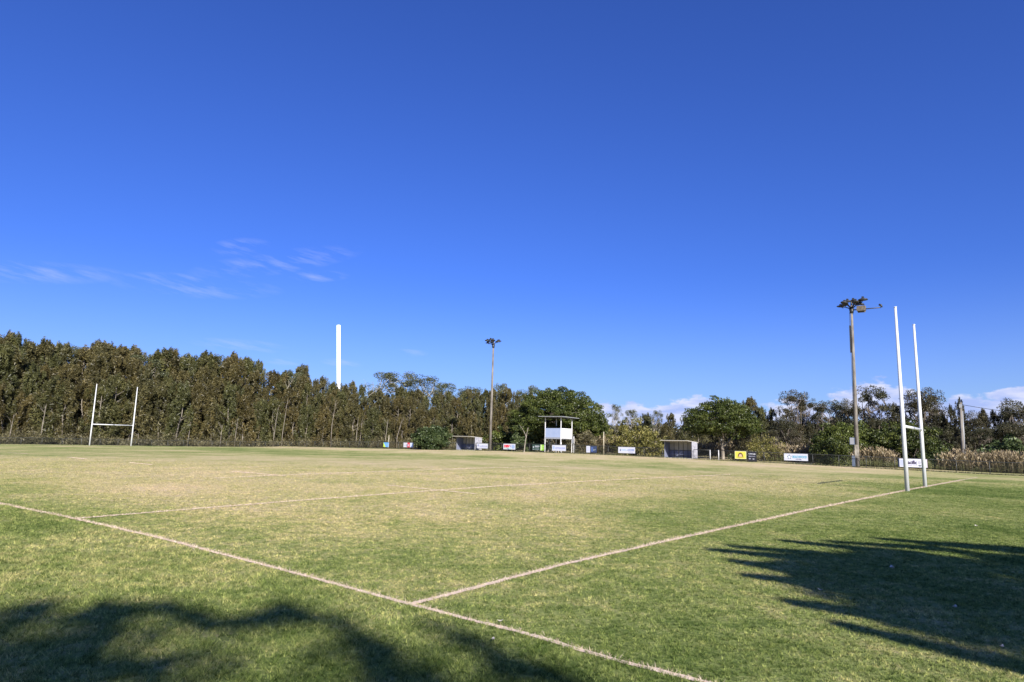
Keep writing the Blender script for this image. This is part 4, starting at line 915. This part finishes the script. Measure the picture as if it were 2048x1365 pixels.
def vegetation_stuff():
    P = np.vstack([scatter_band(1870, 2120, 79, 88, 6500), scatter_band(1540, 1800, 80, 87, 4600), scatter_band(1395, 1470, 80, 85, 900), scatter_band(1700, 1790, 77, 82, 1500)])
    stems('reeds', P, 1.62, M_REED, 'tall straw coloured reeds with pale plumes behind the side fence on the right', 'reeds')
    P = np.vstack([scatter_band(1198, 1238, 80, 84, 700), scatter_band(1150, 1200, 80, 84, 500)]); stems('dry_reeds', P, 2.0, M_REED, 'small stand of tan reeds between the tower and the diamond board', 'reeds', tb=.6)
    P = np.vstack([scatter_band(1860, 2120, 79, 83, 1500), scatter_band(1500, 1720, 79.5, 83, 1400), scatter_band(1690, 1860, 76.5, 78, 1000)])
    stems('green_reeds', P, .85, M_REEDG, 'lower olive green reeds mixed along the foot of the straw coloured reeds', 'reeds', plume=False)
    P = np.vstack([scatter_band(560, 830, 79, 82, 2200), scatter_band(1140, 1330, 78, 82, 1000)]); stems('tall_grass', P, 1.3, M_REED, 'rough pale dry grass behind the left part of the side fence', 'grass', plume=False, tb=.55)
    # dark scrub at the foot of the wood
    V_, F_, T_ = [], [], []; off = 0
    for k in range(900):
        px = rng.uniform(-160, 1100); D = depth_of(px) - rng.uniform(-3.5, 2.0); d = pix_dir(px, 880); x = d[0] / d[1] * D; g = float(ground_z(x, D)); n = 70; s = rng.uniform(.35, 1.5) * (1 + .35 * math.sin(px * .031) * math.sin(px * .013 + 1))
        c = unit(rng.normal(size=(n, 3))) * (rng.random(n) ** .4)[:, None] * [s, s, s * .9] + [x, D, g + .55 * s + rng.uniform(0, .6)]
        v, f = leaf_arrays(c, unit(rng.normal(size=(n, 3)) + [0, 0, .8]), rng.uniform(.2, .55, n), rng.uniform(.04, .10, n)); V_.append(v); F_.append(f + off); off += len(v); T_.append(np.clip(rng.uniform(.0, .9) + rng.normal(0, .15, n), 0, 1))
    tag(add('undergrowth', np_mesh('undergrowth', np.vstack(V_), np.vstack(F_), M_BRUSH, np.concatenate(T_))), 'dark brown scrub filling the foot of the wood behind the fence', 'undergrowth', kind='stuff')
    # the wood goes on behind everything, too far and dense to tell its trees apart
    V_, F_, T_ = [], [], []; off = 0
    for px0, px1, D0, D1, hh, nn in ((-260, 1120, 165, 215, 10.5, 1500), (1100, 1480, 128, 170, 6.2, 520), (1450, 1760, 112, 150, 6.4, 560), (1740, 2400, 104, 150, 6.6, 900)):
        for k in range(nn):
            px = rng.uniform(px0, px1); D = rng.uniform(D0, D1); d = pix_dir(px, 880); x = d[0] / d[1] * D; g = float(ground_z(x, D)) if D < 180 else 0.; n = 90; s = rng.uniform(1.2, 2.2); zc = rng.uniform(.2, hh - s * .6) * (1 + .12 * math.sin(px * .05) + .08 * math.sin(px * .17))
            c = unit(rng.normal(size=(n, 3))) * (rng.random(n) ** .35)[:, None] * [s, s, s * .8] + [x, D, g + zc]
            v, f = leaf_arrays(c, unit(rng.normal(size=(n, 3))), rng.uniform(.5, .9, n), rng.uniform(.25, .42, n)); V_.append(v); F_.append(f + off); off += len(v); T_.append(np.clip(rng.uniform(.15, .6) + rng.normal(0, .15, n), 0, 1))
    tag(add('distant_wood', np_mesh('distant_wood', np.vstack(V_), np.vstack(F_), M_GUMD, np.concatenate(T_))), 'dark mass of distant wood closing the gaps behind the nearer trees', 'wood', kind='stuff')
    # rough tufts along the fence foot
    n = 9000; b = rng.uniform(-10, 112, n); a = FA + rng.normal(.05, .10, n); P = C0 + a[:, None] * U + b[:, None] * V; P[:, 2] = ground_z(P[:, 0], P[:, 1])
    v, f, t = blade_arrays(P, rng.uniform(.08, .22, n), .02); tag(add('fence_grass', np_mesh('fence_grass', v, f, M_REEDG, t)), 'strip of uncut grass along the foot of the side fence', 'grass', kind='stuff')


vegetation_stuff()


# ------------------------------------------------------------------ trees behind the viewpoint whose shadows lie on the near grass
def shadow_point(g, z): return np.array([g[0], g[1], 0]) + SUN * (z / SUN[2])


def shade_trees():
    right = []
    def finger(p0, p1, z, n, r0, r1):
        A, B = unproj(*p0), unproj(*p1)
        for t in np.linspace(0, 1, n): g = A + (B - A) * t; r_ = r0 + (r1 - r0) * t; c = shadow_point(g, z + rng.normal(0, .25)); right.append((*c, r_, r_ * 1.2, r_ * .75))
    finger((1430, 1101), (1800, 1135), 7.6, 16, .10, .40); finger((1470, 1094), (1640, 1108), 7.9, 8, .08, .20); finger((1575, 1083), (1850, 1112), 8.4, 14, .10, .40); finger((1660, 1084), (1900, 1100), 8.7, 10, .08, .3)
    finger((1765, 1079), (2060, 1105), 9.2, 14, .12, .45); finger((1905, 1088), (2300, 1120), 9.4, 12, .15, .5); finger((1500, 1153), (1800, 1190), 7.0, 12, .10, .38); finger((1585, 1205), (1900, 1255), 6.4, 12, .09, .33); finger((1690, 1252), (2080, 1345), 5.8, 16, .06, .2)
    finger((1480, 1125), (1700, 1160), 7.4, 10, .14, .4)
    poly = [unproj(*p)[:2] for p in ((1560, 1120), (1700, 1105), (2048, 1118), (2500, 1140), (2500, 1360), (2060, 1318), (1860, 1258), (1640, 1182))]
    def inside(p):
        c = False
        for i in range(len(poly)):
            a, b = poly[i], poly[i - 1]
            if (a[1] > p[1]) != (b[1] > p[1]) and p[0] < (b[0] - a[0]) * (p[1] - a[1]) / (b[1] - a[1]) + a[0]: c = not c
        return c
    k = 0
    while k < 240:
        p = np.array([rng.uniform(2, 16), rng.uniform(5.5, 14)])
        if inside(p): c = shadow_point(np.array([*p, 0]), rng.uniform(6.2, 9.6)); right.append((*c, rng.uniform(.3, .6), rng.uniform(.3, .6), .35)); k += 1
    base = shadow_point(unproj(2250, 1200), 8); r = empty('shade_tree', (base[0] + 2, base[1], 0), 0, 'leafy tree behind the viewpoint casting the shadow on the right', 'tree')
    loc = np.array([base[0] + 2, base[1], 0]); cl = [(c[0] - loc[0], c[1] - loc[1], c[2], *c[3:]) for c in right]
    add('crown', crown('crown', cl, 110, .20, .07, M_CASG, shell=.1), r); tr = MB(); limb(tr, (0, 0, -.2), (0, 0, 7.), .3, .15, .2)
    for c in cl[::5]: limb(tr, (0, 0, min(c[2] - .5, 6.5)), c[:3], .05, .015, .3)
    tr.build('trunk', M_TRUNK, r)
    left = []
    for px, py, rr in ((40, 1290, .5), (90, 1335, .45), (10, 1350, .5), (170, 1320, .34), (60, 1250, .50), (20, 1310, .6), (150, 1240, .42), (130, 1300, .5), (240, 1228, .42), (250, 1345, .45), (150, 1355, .5), (330, 1222, .34), (390, 1236, .2), (200, 1262, .22), (470, 1252, .22), (500, 1245, .16), (560, 1222, .20), (590, 1232, .16), (650, 1240, .17), (690, 1258, .17), (730, 1275, .15), (765, 1292, .14), (720, 1310, .20), (760, 1340, .24), (810, 1362, .2),
                       (860, 1250, .06), (900, 1262, .09), (940, 1285, .12), (985, 1305, .16), (1020, 1325, .17), (1060, 1345, .18), (1110, 1362, .16), (1000, 1350, .14), (300, 1365, .3), (50, 1222, .3), (200, 1218, .24), (340, 1216, .2), (-80, 1240, .6), (-100, 1320, .6), (-200, 1260, .7), (560, 1215, .2), (630, 1300, .05), (470, 1330, .06), (1180, 1385, .2), (900, 1400, .3), (600, 1420, .3), (350, 1420, .4)):
        g = unproj(px, py); z = rng.uniform(14, 18); th = rng.choice([2.0, 2.7, .6]) + rng.normal(0, .25); dv = np.array([math.cos(th), math.sin(th), 0])
        for j in range(7): c = shadow_point(g + dv * (j - 3) * rr * .42 + [rng.normal(0, rr * .16), rng.normal(0, rr * .16), 0], z + rng.normal(0, .3)); q_ = rr * (.62 - .07 * j); left.append((*c, q_, q_ * 1.1, q_ * .7))
    base = shadow_point(unproj(200, 1300), 15); loc = np.array([base[0], base[1] - 1, 0]); r = empty('shade_tree', loc, 0, 'leafy tree behind the viewpoint casting the dappled shade on the bottom left', 'tree')
    cl = [(c[0] - loc[0], c[1] - loc[1], c[2], *c[3:]) for c in left]; add('crown', crown('crown', cl, 30, .17, .08, M_GUM, shell=.0), r); tr = MB(); limb(tr, (0, 0, -.2), (0, 0, 13.), .3, .12, .2)
    for c in cl[::6]: limb(tr, (0, 0, 13.), c[:3], .05, .015, .3)
    tr.build('trunk', M_TRUNK, r)


shade_trees()


# pale fallen leaves lying on the near grass
def fallen_leaves():
    m = foliage('dead_leaf', (.30, .26, .20), (.45, .40, .33), (.62, .57, .5), .1)
    for px, py, L_, lab in ((1785, 1142, .12, 'pale curled leaf in the middle of the right-hand tree shadow'), (1910, 1222, .08, 'pale leaf low in the right-hand tree shadow'), (1641, 1187, .07, 'pale leaf near the left edge of the right-hand tree shadow'), (2004, 1303, .06, 'pale leaf at the lower right edge of the photo'), (1000, 1251, .06, 'small pale leaf just below the touch line'), (986, 1288, .05, 'small pale leaf in the thin shadow below the touch line'), (1953, 1056, .10, 'small pale scrap on the grass right of the goal line')):
        p = unproj(px, py); an = rng.uniform(0, 3.1); v = []; n = 9
        for i in range(n):
            t = i / (n - 1) * 2 - 1; wv = .26 * L_ * (1 - t * t) + .002; z = .012 + .35 * L_ * t * t
            v += [(t * L_ * .5, -wv, z + wv * .5), (t * L_ * .5, 0, z), (t * L_ * .5, wv, z + wv * .5)]
        f = [(3 * i + k, 3 * i + k + 1, 3 * i + k + 4, 3 * i + k + 3) for i in range(n - 1) for k in (0, 1)]
        o = add('fallen_leaf', np_mesh('fallen_leaf', v, f, m, rng.uniform(.3, 1, len(f))), None, (p[0], p[1], .022)); o.rotation_euler = (0, 0, an); tag(o, lab, 'leaf', 'fallen leaves on the near grass')


fallen_leaves()
